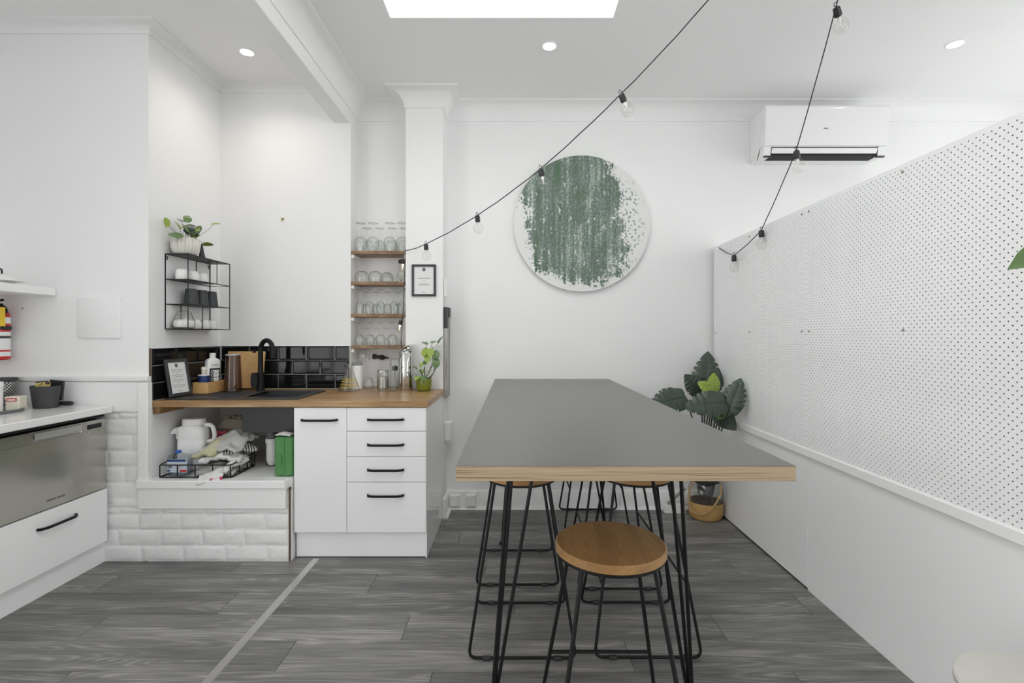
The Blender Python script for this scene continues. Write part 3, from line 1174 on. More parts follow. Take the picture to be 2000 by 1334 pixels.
def bow_handle(L_, d=0.028):
    """flat black bow handle along x, projecting towards -y"""
    h = L_ / 2
    pts = [(-h, 0, 0), (-h + 0.004, -d * 0.55, 0), (-h + 0.03, -d, 0), (h - 0.03, -d, 0), (h - 0.004, -d * 0.55, 0), (h, 0, 0)]
    P = fillet(pts, 0.02, 4)
    mb = MB()
    t, w = 0.004, 0.006
    vs, fs = [], []
    k = len(P)
    for i in range(k):
        a = P[max(i - 1, 0)]
        b_ = P[min(i + 1, k - 1)]
        d_ = (b_ - a).normalized()
        n_ = Vector((-d_.y, d_.x, 0))
        for s1, s2 in ((-1, -1), (1, -1), (1, 1), (-1, 1)):
            vs.append(P[i] + n_ * t * s1 + Vector((0, 0, w * s2)))
    for i in range(k - 1):
        for j in range(4):
            fs.append((i * 4 + j, i * 4 + (j + 1) % 4, i * 4 + 4 + (j + 1) % 4, i * 4 + 4 + j))
    fs += [(0, 1, 2, 3), (k * 4 - 4, k * 4 - 3, k * 4 - 2, k * 4 - 1)]
    return mb.add(vs, fs)


HM = bow_handle(0.205).mesh('handle', M['black'], ang=30)


def front(name, x0, x1, z0, z1, parent, hx=None, hz=None):
    o = O(name, MB().box(x0 + 0.0012, x1 - 0.0012, FY, FY + 0.018, z0, z1, 0.0012), M['cab'], parent)
    h = O('handle', HM, None, o, (hx, FY, hz))
    return o


t = T('door_cabinet', 'narrow white base cabinet with one door beside the open sink space', 'cabinet')
cx = MB()
cx.box(-1.262, -1.246, FY + 0.019, 3.40, 0.15, 0.868)
cx.box(-0.976, -0.961, FY + 0.019, 3.40, 0.15, 0.868)
cx.box(-1.262, -0.961, FY + 0.019, 3.40, 0.15, 0.166)
cx.box(-1.262, -0.961, 3.388, 3.40, 0.15, 0.868)
cx.box(-1.262, -0.961, FY + 0.019, 2.90, 0.852, 0.868)
O('carcass', cx, M['cab'], t, smooth=False)
front('door', -1.262, -0.960, 0.153, 0.865, t, -1.115, 0.797)
t = T('drawer_cabinet', 'white base cabinet with four handled drawers under the timber benchtop', 'cabinet')
cx = MB()
cx.box(-0.960, -0.945, FY + 0.019, 3.40, 0.15, 0.868)
cx.box(-0.960, -0.512, FY + 0.019, 3.40, 0.15, 0.166)
cx.box(-0.960, -0.512, 3.388, 3.40, 0.15, 0.868)
cx.box(-0.960, -0.512, FY + 0.019, 2.90, 0.852, 0.868)
O('carcass', cx, M['cab'], t, smooth=False)
O('end_panel', MB().box(-0.512, -0.504, FY + 0.019, 3.425, 0.0, 0.868, 0.001), M['gloss_cab'], t)
for z0, z1, hz in ((0.733, 0.865, 0.80), (0.588, 0.730, 0.656), (0.442, 0.585, 0.513), (0.153, 0.439, 0.367)):
    front('drawer', -0.960, -0.505, z0, z1, t, -0.737, hz)
kb = O('kickboard', MB().box(-1.258, -0.513, 2.835, 2.850, 0.004, 0.149, 0.001), M['cab'])
tag(kb, 'white kickboard under the door and drawer cabinets', 'kickboard')

# timber benchtop (with the sink cut-out)
Z0, Z1 = 0.870, 0.905
bt = MB()
bt.box(-2.066, -0.490, 2.800, 2.930, Z0, Z1, 0.002)
bt.box(-2.066, -1.625, 2.930, 3.235, Z0, Z1)
bt.box(-1.295, -0.490, 2.930, 3.235, Z0, Z1)
bt.box(-2.066, -0.490, 3.235, 3.425, Z0, Z1)
bt.box(-2.066, -0.765, 3.425, 3.450, Z0, Z1)
bt.box(-1.153, -0.765, 3.450, 3.636, Z0, Z1)
bench = O('benchtop', bt, M['bench'], None)
tag(bench, 'oiled timber block benchtop over the sink and white cabinets', 'benchtop')
O('batten', MB().box(-2.074, -2.040, 2.82, 3.43, 0.828, 0.870, 0.002), M['bench'], bench)

# sink
sx0, sx1, sy0, sy1, sz = -2.040, -1.262, 2.860, 3.290, 0.905
bx0, bx1, by0, by1 = -1.615, -1.305, 2.940, 3.225
t = T('sink', 'black composite kitchen sink with drainer set into timber benchtop', 'sink', (0, 0, sz))
rim = MB()
zt = 0.008
rim.box(sx0, sx1, sy0, by0, 0.0005, zt, 0.003)
rim.box(sx0, bx0, by0 - 0.003, by1 + 0.003, 0.0005, zt - 0.002)
rim.box(bx1, sx1, by0 - 0.003, by1 + 0.003, 0.0005, zt, 0.002)
rim.box(sx0, sx1, by1, sy1, 0.0005, zt, 0.003)
rim.box(sx0, sx0 + 0.03, sy0, sy1, 0.001, zt + 0.0005, 0.003)
for i in range(7):
    yy = by0 + 0.03 + i * 0.036
    rim.box(sx0 + 0.06, bx0 - 0.05, yy, yy + 0.012, zt - 0.003, zt + 0.001, 0.001)
O('rim', rim, M['sink'], t)
bowl = MB()
wt = 0.008
zb = -0.195
bowl.box(bx0 - wt, bx0, by0 - wt, by1 + wt, zb, zt - 0.002)
bowl.box(bx1, bx1 + wt, by0 - wt, by1 + wt, zb, zt - 0.002)
bowl.box(bx0, bx1, by0 - wt, by0, zb, zt - 0.002)
bowl.box(bx0, bx1, by1, by1 + wt, zb, zt - 0.002)
bowl.box(bx0 - wt, bx1 + wt, by0 - wt, by1 + wt, zb - 0.008, zb)
O('bowl', bowl, M['sink'], t, smooth=False)
O('drain', MB().lathe([(0, 0.003), (0.03, 0.003), (0.042, 0.006), (0.045, 0.0), (0, 0)], 20, (-1.46, 3.08, zb)), M['chrome'], t)
# waste trap below
t = T('waste_pipe', 'white bottle trap with grey fitting below the sink', 'pipe', (-1.50, 3.04, 0.466))
O('trap', MB().lathe([(0, 0.012), (0.014, 0.014), (0.026, 0.026), (0.033, 0.05), (0.033, 0.15), (0.037, 0.152), (0.037, 0.178), (0.028, 0.180), (0, 0.18)], 20), M['pipewhite'], t)
O('fitting', MB().lathe([(0, 0.18), (0.030, 0.18), (0.034, 0.19), (0.034, 0.222), (0.045, 0.224), (0.045, 0.235), (0, 0.235)], 20), M['pipegrey'], t, label='grey fitting above the white trap')
O('side_outlet', MB().tube(fillet([(-0.02, 0, 0.10), (-0.05, 0.05, 0.10), (-0.05, 0.40, 0.12)], 0.03), 0.015, 10), M['pipewhite'], t)
O('overflow_pipe', MB().tube(fillet([(-0.02, 0.0, 0.21), (-0.13, 0.03, 0.205), (-0.13, 0.2, 0.22)], 0.04), 0.014, 10), M['pipegrey'], t)

# tap
t = T('tap', 'matte black gooseneck mixer tap behind the sink bowl', 'tap', (-1.682, 3.255, 0.913))
O('body', MB().lathe([(0, 0), (0.028, 0), (0.028, 0.006), (0.025, 0.008), (0.025, 0.115), (0.020, 0.122), (0, 0.122)], 20), M['black'], t)
arc = [(0, 0, 0.11), (0, 0, 0.268)]
for i in range(1, 13):
    a = R(180 * i / 12)
    k = 0.056 * (1 - math.cos(a))
    arc.append((k * 0.92, -k * 0.40, 0.268 + 0.066 * math.sin(a)))
arc.append((0.106, -0.047, 0.222))
O('spout', MB().tube(arc, [0.017, 0.0155] + [0.0150] * 10 + [0.0158, 0.0165, 0.0165][:len(arc) - 12], 14), M['black'], t)
lev = MB()
lv = []
for i in range(24):
    a = 2 * math.pi * i / 24
    yy, zz = 0.0225 * math.cos(a), 0.052 * math.sin(a)
    zz = max(-0.05, min(0.05, zz * 1.25))
    lv.append((yy, zz))
lev.prism([(p[0], p[1] + 0.068) for p in lv], 'y', -0.006, 0.006)
lev.xform(Matrix.Translation((-0.022, -0.036, 0.004)))
lev.tube([(-0.022, -0.032, 0.066), (-0.005, 0, 0.066)], 0.012, 10)
O('lever', lev, M['black'], t)

# ------------------------------------------------------------ things on the timber benchtop
ZB = 0.905


def text_lines(parent, w, h, y, rows, m, x0=0.0):
    mb = MB()
    for (zz, ww, hh) in rows:
        n = max(1, int(ww / 0.012))
        x = x0 - ww / 2
        rnd = random.Random(int(zz * 10000))
        while x < x0 + ww / 2 - 0.002:
            l = min(rnd.uniform(0.004, 0.012), x0 + ww / 2 - x)
            mb.box(x, x + l, y - 0.0004, y, zz, zz + hh)
            x += l + 0.0018
    o = O('print', mb, m, parent, smooth=False)
    o['kind'] = 'stuff'
    return o


def poster_frame(label, loc, rot, w, h, bw, rows, group=None):
    """faces -y; origin at bottom centre"""
    t = T('framed_notice', label, 'frame', loc, 0, group)
    t.rotation_euler = rot
    fb = MB()
    d = 0.014
    fb.box(-w / 2, -w / 2 + bw, -d, 0, 0, h, 0.0015)
    fb.box(w / 2 - bw, w / 2, -d, 0, 0, h, 0.0015)
    fb.box(-w / 2 + bw, w / 2 - bw, -d, 0, 0, bw, 0.0015)
    fb.box(-w / 2 + bw, w / 2 - bw, -d, 0, h - bw, h, 0.0015)
    O('frame', fb, M['frame'], t)
    pp = O('paper', MB().box(-w / 2 + bw * 0.9, w / 2 - bw * 0.9, -0.006, -0.001, bw * 0.9, h - bw * 0.9), M['paper'], t, smooth=False)
    text_lines(pp, w, h, -0.0061, rows, M['ink'])
    lg = MB().lathe([(0, 0), (0.011, 0), (0.011, 0.0004), (0, 0.0004)], 24)
    lg.xform(Matrix.Translation((0, -0.006, h - bw - 0.02)) @ Matrix.Rotation(R(90), 4, 'X'))
    O('logo', lg, M['inkblack'], pp, label='black round emblem printed at the top')
    bar = MB()
    for i in range(3):
        bar.box(-0.006 + i * 0.0045, -0.003 + i * 0.0045, -0.0070, -0.0066, h - bw - 0.0215, h - bw - 0.0185)
    O('emblem_mark', bar, M['paper'], pp, smooth=False, label='small white mark on the emblem')
    return t


poster_frame('dark framed notice hanging on the white pilaster', (-0.631, 3.4285, 1.552), (0, 0, 0), 0.168, 0.2215, 0.0155,
             [(0.124, 0.085, 0.004), (0.108, 0.012, 0.0025), (0.088, 0.062, 0.0025), (0.081, 0.08, 0.0025), (0.074, 0.07, 0.0025), (0.026, 0.026, 0.004)],
             'matching dark framed notices')
f2 = poster_frame('dark framed notice leaning on black tiles at the end of the drainer', (-2.012, 2.955, ZB + 0.011), (0, 0, 0), 0.172, 0.222, 0.0185,
                  [(0.156, 0.09, 0.0035), (0.146, 0.07, 0.0028), (0.134, 0.02, 0.0028), (0.124, 0.085, 0.0028), (0.114, 0.08, 0.0028), (0.098, 0.09, 0.0028),
                   (0.088, 0.07, 0.0028), (0.076, 0.02, 0.0028), (0.064, 0.095, 0.0028), (0.054, 0.085, 0.0028), (0.028, 0.03, 0.004)],
                  'matching dark framed notices')
f2.matrix_basis = Matrix.Translation((-2.008, 2.952, ZB + 0.012)) @ Matrix.Rotation(R(84), 4, 'Z') @ Matrix.Rotation(R(-10), 4, 'X')

# bamboo caddy with bottles
t = T('bamboo_caddy', 'small bamboo box holding dish soap beside the framed notice', 'caddy', (-1.966, 3.165, ZB + 0.010))
bb = MB()
for a in ((-0.048, 0.048, -0.092, -0.085), (-0.048, 0.048, 0.085, 0.092), (-0.048, -0.042, -0.085, 0.085), (0.042, 0.048, -0.085, 0.085)):
    bb.box(a[0], a[1], a[2], a[3], 0, 0.07, 0.001)
bb.box(-0.042, 0.042, -0.085, 0.085, 0, 0.006)
O('box', bb, M['bamboo'], t)
t = T('soap_bottle', 'white flat bottle with a black cup-picture label in the bamboo box', 'bottle', (-1.966, 3.200, ZB + 0.017), R(62))
sb = MB()


def rrect(w, d, r, n=4):
    pts = []
    for cx_, cy_, a0 in ((w / 2 - r, d / 2 - r, 0), (-w / 2 + r, d / 2 - r, 90), (-w / 2 + r, -d / 2 + r, 180), (w / 2 - r, -d / 2 + r, 270)):
        for i in range(n + 1):
            a = R(a0 + 90 * i / n)
            pts.append((cx_ + r * math.cos(a), cy_ + r * math.sin(a)))
    return pts


def loft(mb, secs):
    """secs: list of (z, [(x,y)...])"""
    n = len(secs[0][1])
    vs = [(p[0], p[1], z) for z, ps in secs for p in ps]
    fs = []
    for i in range(len(secs) - 1):
        for j in range(n):
            fs.append((i * n + j, i * n + (j + 1) % n, (i + 1) * n + (j + 1) % n, (i + 1) * n + j))
    fs.append(tuple(range(n - 1, -1, -1)))
    fs.append(tuple((len(secs) - 1) * n + j for j in range(n)))
    return mb.add(vs, fs)


loft(sb, [(0, rrect(0.076, 0.045, 0.012)), (0.004, rrect(0.084, 0.048, 0.014)), (0.185, rrect(0.084, 0.048, 0.014)), (0.20, rrect(0.076, 0.044, 0.016)), (0.208, rrect(0.05, 0.04, 0.018)), (0.212, rrect(0.034, 0.034, 0.0168))])
O('bottle', sb, M['whiteplastic'], t)
O('cap', MB().cyl((0, 0), 0.018, 0.211, 0.243, 16, 0.002), M['whiteplastic'], t)
O('label', MB().box(-0.034, 0.034, -0.0258, -0.0248, 0.045, 0.145), M['inkblack'], t, smooth=False, label='black label with pale cups printed on it')
cp = MB()
for zz in (0.062, 0.088, 0.112):
    cp.prism([(-0.006, zz), (0.022, zz), (0.030, zz + 0.022), (-0.014, zz + 0.022)], 'y', -0.0264, -0.0260)
    cp.tube([Vector((-0.017 + 0.008 * math.cos(R(a)), -0.0262, zz + 0.013 + 0.008 * math.sin(R(a)))) for a in range(60, 301, 30)], 0.0016, 5)
O('cup_picture', cp, M['paper'], t, label='pale grey cups stacked on the label')
text_lines(t, 0, 0, -0.0252, [(0.163, 0.045, 0.005)], M['ink'])
t = T('blue_tub', 'deep blue tub of cleaner in the front end of the bamboo box', 'tub', (-1.968, 3.113, ZB + 0.017))
O('tub', MB().lathe([(0, 0), (0.028, 0), (0.030, 0.004), (0.030, 0.104), (0.027, 0.108), (0, 0.108)], 20, sx=1.05), M['blue'], t)
O('rim', MB().lathe([(0.030, 0.104), (0.032, 0.104), (0.032, 0.11), (0.0, 0.11)], 20, sx=1.05), M['whiteplastic'], t)
t = T('dish_brush', 'cream handled dish brush standing behind the blue tub', 'brush', (-1.993, 3.150, ZB + 0.017))
O('handle', MB().lathe([(0, 0), (0.010, 0), (0.011, 0.05), (0.013, 0.13), (0.013, 0.152), (0.010, 0.157), (0, 0.157)], 14), M['cream'], t)
O('collar', MB().lathe([(0.0132, 0.14), (0.0145, 0.142), (0.0145, 0.15), (0.0132, 0.152)], 14), M['whiteplastic'], t)

# chopping board leaning on the tiles
t = T('chopping_board', 'bamboo chopping board leaning on the black tiles behind the tap', 'board', (-1.862, 3.385, ZB + 0.0095))
t.rotation_euler = (R(-10), 0, 0)
O('board', MB().box(-0.128, 0.128, -0.018, 0.0, 0.0, 0.255, 0.003), M['bamboo'], t)
cl = MB().box(0.045, 0.068, -0.022, 0.004, 0.245, 0.262, 0.002)
O('corner_tab', cl, M['black'], t)

# smoked carafe
t = T('smoked_carafe', 'tall smoky violet glass carafe in front of the chopping board', 'carafe', (-1.836, 3.205, ZB + 0.008))
O('vessel', MB().lathe([(0, 0), (0.050, 0), (0.055, 0.006), (0.054, 0.03), (0.046, 0.17), (0.044, 0.236), (0.042, 0.236), (0.044, 0.17), (0.051, 0.03), (0.05, 0.012), (0, 0.010)], 28), M['smoke'], t)
O('lid', MB().lathe([(0, 0.236), (0.043, 0.236), (0.045, 0.238), (0.045, 0.243), (0.040, 0.246), (0, 0.246)], 28), M['alu'], t)

# niche end of the bench ------------------------------------------------
t = T('conical_flask', 'conical glass flask with yellow stripes beside the tiles', 'flask', (-1.118, 3.325, ZB))
O('vessel', MB().lathe([(0, 0), (0.066, 0), (0.070, 0.006), (0.066, 0.02), (0.030, 0.125), (0.024, 0.15), (0.036, 0.178), (0.034, 0.178), (0.022, 0.15), (0.028, 0.125), (0.062, 0.02), (0.064, 0.008), (0, 0.006)], 28), M['glass'], t)
yl = MB()
for zz in (0.028, 0.046, 0.064, 0.08):
    r_ = 0.0665 - (zz - 0.02) * 0.343
    yl.lathe([(r_ + 0.0004, zz), (r_ - 0.0004, zz + 0.0028)], 28)
O('stripe', yl, M['yellow'], t, label='yellow printed bands')
t = T('white_canister', 'white canister standing behind the conical flask', 'canister', (-1.098, 3.43, ZB))
O('body', MB().cyl((0, 0), 0.036, 0.0, 0.165, 22, 0.004), M['whiteplastic'], t)
O('lid', MB().lathe([(0, 0.165), (0.034, 0.165), (0.036, 0.17), (0.036, 0.185), (0.03, 0.19), (0, 0.19)], 22), M['milky'], t)
t = T('small_clip_jar', 'small round glass clip jar beside the conical flask', 'jar', (-1.015, 3.42, ZB))
O('jar', MB().lathe([(0, 0), (0.026, 0), (0.034, 0.008), (0.036, 0.03), (0.034, 0.055), (0.026, 0.066), (0.026, 0.074), (0.024, 0.074), (0.024, 0.066), (0.032, 0.05), (0.033, 0.03), (0.03, 0.01), (0, 0.008)], 22), M['glass'], t)
O('lid', MB().lathe([(0, 0.082), (0.024, 0.081), (0.028, 0.077), (0.028, 0.075), (0, 0.075)], 22), M['glass'], t)
O('clip', MB().tube(fillet([(0.03, 0, 0.07), (0.04, 0, 0.055), (0.038, 0, 0.035), (0.028, -0.02, 0.03), (-0.02, -0.03, 0.03)], 0.01), 0.0015, 6).tube([(0.027 * math.cos(R(a)), 0.027 * math.sin(R(a)), 0.069) for a in range(0, 360, 20)], 0.0016, 6, closed=True), M['alu'], t)
t = T('steel_lidded_canister', 'ribbed glass canister with a pale steel lid, behind the tumblers', 'canister', (-0.925, 3.455, ZB))
O('body', MB().lathe([(0, 0), (0.038, 0), (0.040, 0.004), (0.040, 0.118), (0.038, 0.118), (0.038, 0.006), (0, 0.006)], 40, rib=20, ribd=0.03), M['glass'], t)
O('filling', MB().cyl((0, 0), 0.036, 0.007, 0.085, 24), M['alu'], t)
O('lid', MB().lathe([(0, 0.132), (0.038, 0.131), (0.042, 0.127), (0.042, 0.118), (0, 0.118)], 32), M['alu'], t)
TUMB = MB().lathe([(0, 0), (0.029, 0), (0.032, 0.003), (0.0335, 0.01), (0.0345, 0.075), (0.033, 0.075), (0.031, 0.016), (0.028, 0.012), (0, 0.011)], 28).mesh('tumbler', M['glass'])
for i, (x, y, lab) in enumerate(((-0.892, 3.32, 'short clear glass tumbler on the benchtop nearest the conical flask'), (-0.821, 3.32, 'short clear glass tumbler on the benchtop beside the steel urn'))):
    tag(O('tumbler', TUMB, None, None, (x, y, ZB)), lab, 'glass', 'tumblers on the timber benchtop')
t = T('milk_frother', 'tall slim clear glass plunger with a black knob behind the tumblers', 'plunger', (-0.852, 3.50, ZB))
O('cylinder', MB().lathe([(0, 0), (0.034, 0), (0.035, 0.004), (0.035, 0.20), (0.033, 0.20), (0.033, 0.005), (0, 0.005)], 24), M['glass'], t)
O('rod', MB().cyl((0, 0), 0.003, 0.006, 0.15, 8), M['chrome'], t)
O('knob', MB().lathe([(0, 0.125), (0.016, 0.125), (0.02, 0.13), (0.02, 0.152), (0.015, 0.158), (0, 0.158)], 16), M['blackplastic'], t)
t = T('steel_urn', 'tall polished steel cylinder with a tilted lid at the pilaster', 'urn', (-0.744, 3.372, ZB))
O('body', MB().lathe([(0, 0), (0.047, 0), (0.049, 0.004), (0.049, 0.262), (0.047, 0.265), (0.045, 0.262), (0.045, 0.02), (0, 0.02)], 32), M['chrome'], t)
lid = MB().lathe([(0, 0.012), (0.03, 0.011), (0.047, 0.004), (0.049, 0.0), (0.044, -0.001), (0, 0.0)], 28)
lid.xform(Matrix.Translation((0.0, 0.005, 0.288)) @ Matrix.Rotation(R(-24), 4, 'Y') @ Matrix.Rotation(R(14), 4, 'X'))
O('lid', lid, M['chrome'], t)
O('level_gauge', MB().box(-0.031, -0.024, -0.052, -0.043, 0.05, 0.22, 0.002).tube([(-0.0275, -0.048, 0.16), (-0.0275, -0.06, 0.16), (-0.02, -0.06, 0.16)], 0.005, 8), M['alu'], t)
t = T('socket_outlet', 'white power point on the niche wall under the lowest shelf', 'power point', (-1.115, 3.64, 1.09))
O('plate', MB().box(-0.036, 0.036, -0.010, 0, 0, 0.085, 0.003), M['whiteplastic'], t)
O('plug', MB().box(-0.02, 0.02, -0.045, -0.010, 0.02, 0.06, 0.006), M['whiteplastic'], t)
t = T('corkscrew', 'black handled corkscrew hanging sideways on the niche wall', 'corkscrew', (-1.04, 3.632, 1.125))
t.rotation_euler = (0, R(6), 0)
ck = MB().lathe([(0, 0), (0.020, 0), (0.020, 0.018), (0.012, 0.022), (0.012, 0.05), (0.017, 0.055), (0.017, 0.075), (0.012, 0.085), (0.006, 0.09), (0.005, 0.112), (0, 0.112)], 16)
ck.xform(Matrix.Translation((0, -0.02, 0)) @ Matrix.Rotation(R(90), 4, 'Y'))
O('handle', ck, M['blackplastic'], t)
sp = [(0.112 + 0.003 * i, -0.02 + 0.004 * math.cos(i * 0.9), 0.004 * math.sin(i * 0.9)) for i in range(28)]
O('screw', MB().tube(sp, 0.0014, 6), M['chrome'], t)


# small potted plants ------------------------------------------------------
def round_leaf(w, l, cup=0.15, fold=0.2, n=10):
    """leaf blade from origin along +y, face up"""
    mb = MB()
    vs, fs = [], []
    rows = 8
    for i in range(rows + 1):
        v = i / rows
        hw = w / 2 * math.sin(math.pi * min(1, max(0, v * 0.94 + 0.05))) ** 0.62
        if i == rows:
            hw = 0.001
        for s in (-1, -0.55, 0, 0.55, 1):
            z = cup * l * (-(v - 0.4) ** 2 * 1.6) + abs(s) * fold * hw - 0.10 * hw * s * s
            vs.append((hw * s, v * l - 0.08 * l * abs(s) * (1 if v < 0.3 else 0), z))
    for i in range(rows):
        for j in range(4):
            a = i * 5 + j
            fs.append((a, a + 1, a + 6, a + 5))
    return mb.add(vs, fs)


def place(mb, loc, yaw, pitch, roll=0):
    return mb.xform(Matrix.Translation(loc) @ Matrix.Rotation(R(yaw), 4, 'Z') @ Matrix.Rotation(R(pitch), 4, 'X') @ Matrix.Rotation(R(roll), 4, 'Y'))


def curve_pts(a, b_, bend, n=8):
    a, b_, bend = Vector(a), Vector(b_), Vector(bend)
    return [a.lerp(b_, i / n) + bend * 4 * (i / n) * (1 - i / n) for i in range(n + 1)]


t = T('jade_plant', 'leafy green plant in a glossy olive pot at the benchtop end', 'plant', (-0.615, 3.335, ZB))
O('pot', MB().lathe([(0, 0), (0.038, 0), (0.046, 0.006), (0.052, 0.03), (0.053, 0.066), (0.050, 0.085), (0.046, 0.085), (0.048, 0.066), (0, 0.066)], 28), M['olivepot'], t)
O('soil', MB().lathe([(0, 0.074), (0.046, 0.070), (0.046, 0.066), (0, 0.066)], 18), M['soil'], t)
rnd = random.Random(3)
for k, (tip, bend) in enumerate((((0.055, 0, 0.30), (0.03, 0, -0.02)), ((0.065, 0.01, 0.27), (0.04, 0, -0.03)), ((0.08, -0.01, 0.20), (0.02, 0, -0.03)), ((-0.03, 0, 0.14), (0, 0, 0.0)), ((0.005, -0.02, 0.16), (0, 0, 0)))):
    O('stem', MB().tube(curve_pts((rnd.uniform(-0.02, 0.02), 0, 0.07), tip, bend), 0.0028, 6), M['stemdark'], t)
LV = [(0.02, -0.02, 0.315, 40, 20, 0.06, 'leafmid'), (0.06, -0.02, 0.325, -20, 15, 0.065, 'leafmid'), (0.015, -0.01, 0.29, 150, -65, 0.065, 'leafbright'),
      (0.05, -0.03, 0.285, 180, -75, 0.06, 'leafbright'), (0.085, -0.02, 0.27, 200, -60, 0.06, 'leafmid'), (0.1, -0.01, 0.30, -70, 10, 0.05, 'leafbright'),
      (0.03, -0.02, 0.25, 170, -75, 0.06, 'leafbright'), (0.085, -0.03, 0.22, 190, -70, 0.07, 'leafmid'), (0.095, 0.01, 0.325, -60, 55, 0.06, 'leafmid'),
      (-0.045, -0.02, 0.15, 60, 25, 0.045, 'leafmid'), (-0.02, -0.02, 0.165, -30, 40, 0.045, 'leafbright'), (-0.05, -0.03, 0.115, 100, 0, 0.05, 'leafmid'),
      (-0.03, -0.04, 0.10, 170, -20, 0.05, 'leafbright'), (0.0, -0.045, 0.105, 200, -30, 0.05, 'leafmid'), (0.02, -0.03, 0.13, -60, 15, 0.045, 'leafbright'), (0.01, -0.02, 0.18, -10, 45, 0.045, 'leafmid'), (-0.01, 0.0, 0.12, 20, 30, 0.05, 'leafbright')]
for x, y, z, yaw, pitch, s, mm in LV:
    O('petiole', MB().tube(curve_pts((x * 0.45, y * 0.2, max(0.075, z - 0.07)), (x, y, z), (0, 0, -0.006)), 0.0014, 5), M['stem'], t)
    O('leaf', place(round_leaf(s * 0.8, s), (x, y, z), yaw, pitch), M[mm], t, ang=60)

# ------------------------------------------------------------ niche shelves and glassware
SH = [1.877, 1.6595, 1.432, 1.209]
SHN = ['topmost', 'second', 'third', 'lowest']
for i, z in enumerate(SH):
    t = T('niche_shelf', 'short walnut shelf in the niche beside the pilaster, %s of four' % SHN[i], 'shelf', (-0.959, 3.55, z), 0, 'walnut shelves in the niche')
    O('board', MB().box(-0.197, 0.197, -0.082, 0.088, -0.0235, 0, 0.0015), M['shelfwood'], t)
    for sx_ in (-1, 1):
        O('cleat', MB().prism([(-0.07, -0.048), (-0.07, -0.024), (0.088, -0.024), (0.088, -0.048)], 'x', sx_ * 0.197, sx_ * 0.178), M['trim'], t, smooth=False, label='white painted cleat')


def wine_profile(H, rb, bowl_h, rf, tulip=0.8):
    """upturned: rim at z=0, foot on top"""
    o = [(rb * tulip, 0), (rb * 0.93, bowl_h * 0.3), (rb, bowl_h * 0.58), (rb * 0.86, bowl_h * 0.8), (rb * 0.45, bowl_h * 0.96), (0.006, bowl_h * 1.03),
         (0.0038, bowl_h * 1.1), (0.0036, H - 0.018), (0.006, H - 0.01), (rf * 0.6, H - 0.005), (rf, H - 0.0025), (rf, H), (0, H)]
    inn = [(0, bowl_h * 0.955), (rb * 0.42, bowl_h * 0.935), (rb * 0.84 - 0.0015, bowl_h * 0.79), (rb - 0.0015, bowl_h * 0.58), (rb * 0.93 - 0.0015, bowl_h * 0.3), (rb * tulip - 0.0012, 0)]
    return inn + o


G_BIG = MB().lathe(wine_profile(0.205, 0.043, 0.11, 0.036, 0.78), 24).mesh('wine_glass', M['glass'], ang=50)
G_BIG2 = MB().lathe(wine_profile(0.185, 0.041, 0.098, 0.034, 0.8), 24).mesh('wine_glass', M['glass'], ang=50)
G_STEMLESS = MB().lathe([(0, 0.076), (0.02, 0.075), (0.036, 0.066), (0.046, 0.044), (0.045, 0.02), (0.041, 0), (0.043, 0), (0.047, 0.02), (0.048, 0.044), (0.038, 0.068), (0.022, 0.078), (0, 0.079)], 26).mesh('stemless_glass', M['glass'], ang=50)
G_FLUTE = MB().lathe(wine_profile(0.178, 0.029, 0.092, 0.031, 0.86), 20).mesh('champagne_flute', M['glass'], ang=50)
G_WINE = MB().lathe(wine_profile(0.165, 0.034, 0.08, 0.031, 0.84), 20).mesh('wine_glass', M['glass'], ang=50)
G_COUPE = MB().lathe([(0.036, 0.0), (0.030, 0.028), (0.012, 0.05), (0.0045, 0.056), (0.004, 0.115), (0.028, 0.122), (0.030, 0.125), (0, 0.126)], 20).mesh('coupe_glass', M['glass'], ang=50)


def row(mesh, name, z, y, xs, what, where, group):
    n = len(xs)
    for i, x in enumerate(xs):
        pos = 'leftmost' if i == 0 else ('rightmost' if i == n - 1 else ORD[i] + ' from the left')
        o = O(name, mesh, None, None, (x, y, z))
        tag(o, '%s, %s, %s' % (what, where, pos), 'glass', group)


row(G_BIG, 'wine_glass', SH[0], 3.512, (-1.100, -1.012, -0.890, -0.803), 'large upturned wine glass', 'topmost niche shelf front row', 'wine glasses on the top niche shelf')
row(G_BIG2, 'wine_glass', SH[0], 3.59, (-1.075, -0.985, -0.895, -0.806), 'upturned wine glass', 'topmost niche shelf back row', 'wine glasses on the top niche shelf')
row(G_STEMLESS, 'stemless_glass', SH[1], 3.515, (-1.090, -0.994), 'upturned round stemless glass', 'second niche shelf front', 'stemless glasses on the second niche shelf')
tag(O('stemless_glass', G_STEMLESS, None, None, (-0.933, 3.590, SH[1])), 'upturned round stemless glass half hidden at the back of the second niche shelf', 'glass', 'stemless glasses on the second niche shelf')
row(G_FLUTE, 'champagne_flute', SH[2], 3.505, (-1.105, -1.035, -0.955, -0.86, -0.805), 'upturned champagne flute', 'third niche shelf front row', 'stemware on the third niche shelf')
row(G_WINE, 'wine_glass', SH[2], 3.585, (-1.08, -1.005, -0.925, -0.85), 'small upturned wine glass', 'third niche shelf back row', 'stemware on the third niche shelf')
row(G_WINE, 'wine_glass', SH[3], 3.505, (-1.105, -1.03, -0.955, -0.872), 'small upturned wine glass', 'lowest niche shelf front row', 'stemware on the lowest niche shelf')
row(G_COUPE, 'coupe_glass', SH[3], 3.588, (-1.085, -1.01, -0.935, -0.86), 'upturned coupe glass', 'lowest niche shelf back row', 'stemware on the lowest niche shelf')
t = T('glass_decanter', 'narrow glass decanter at the pilaster end of the second niche shelf', 'decanter', (-0.815, 3.53, SH[1]))
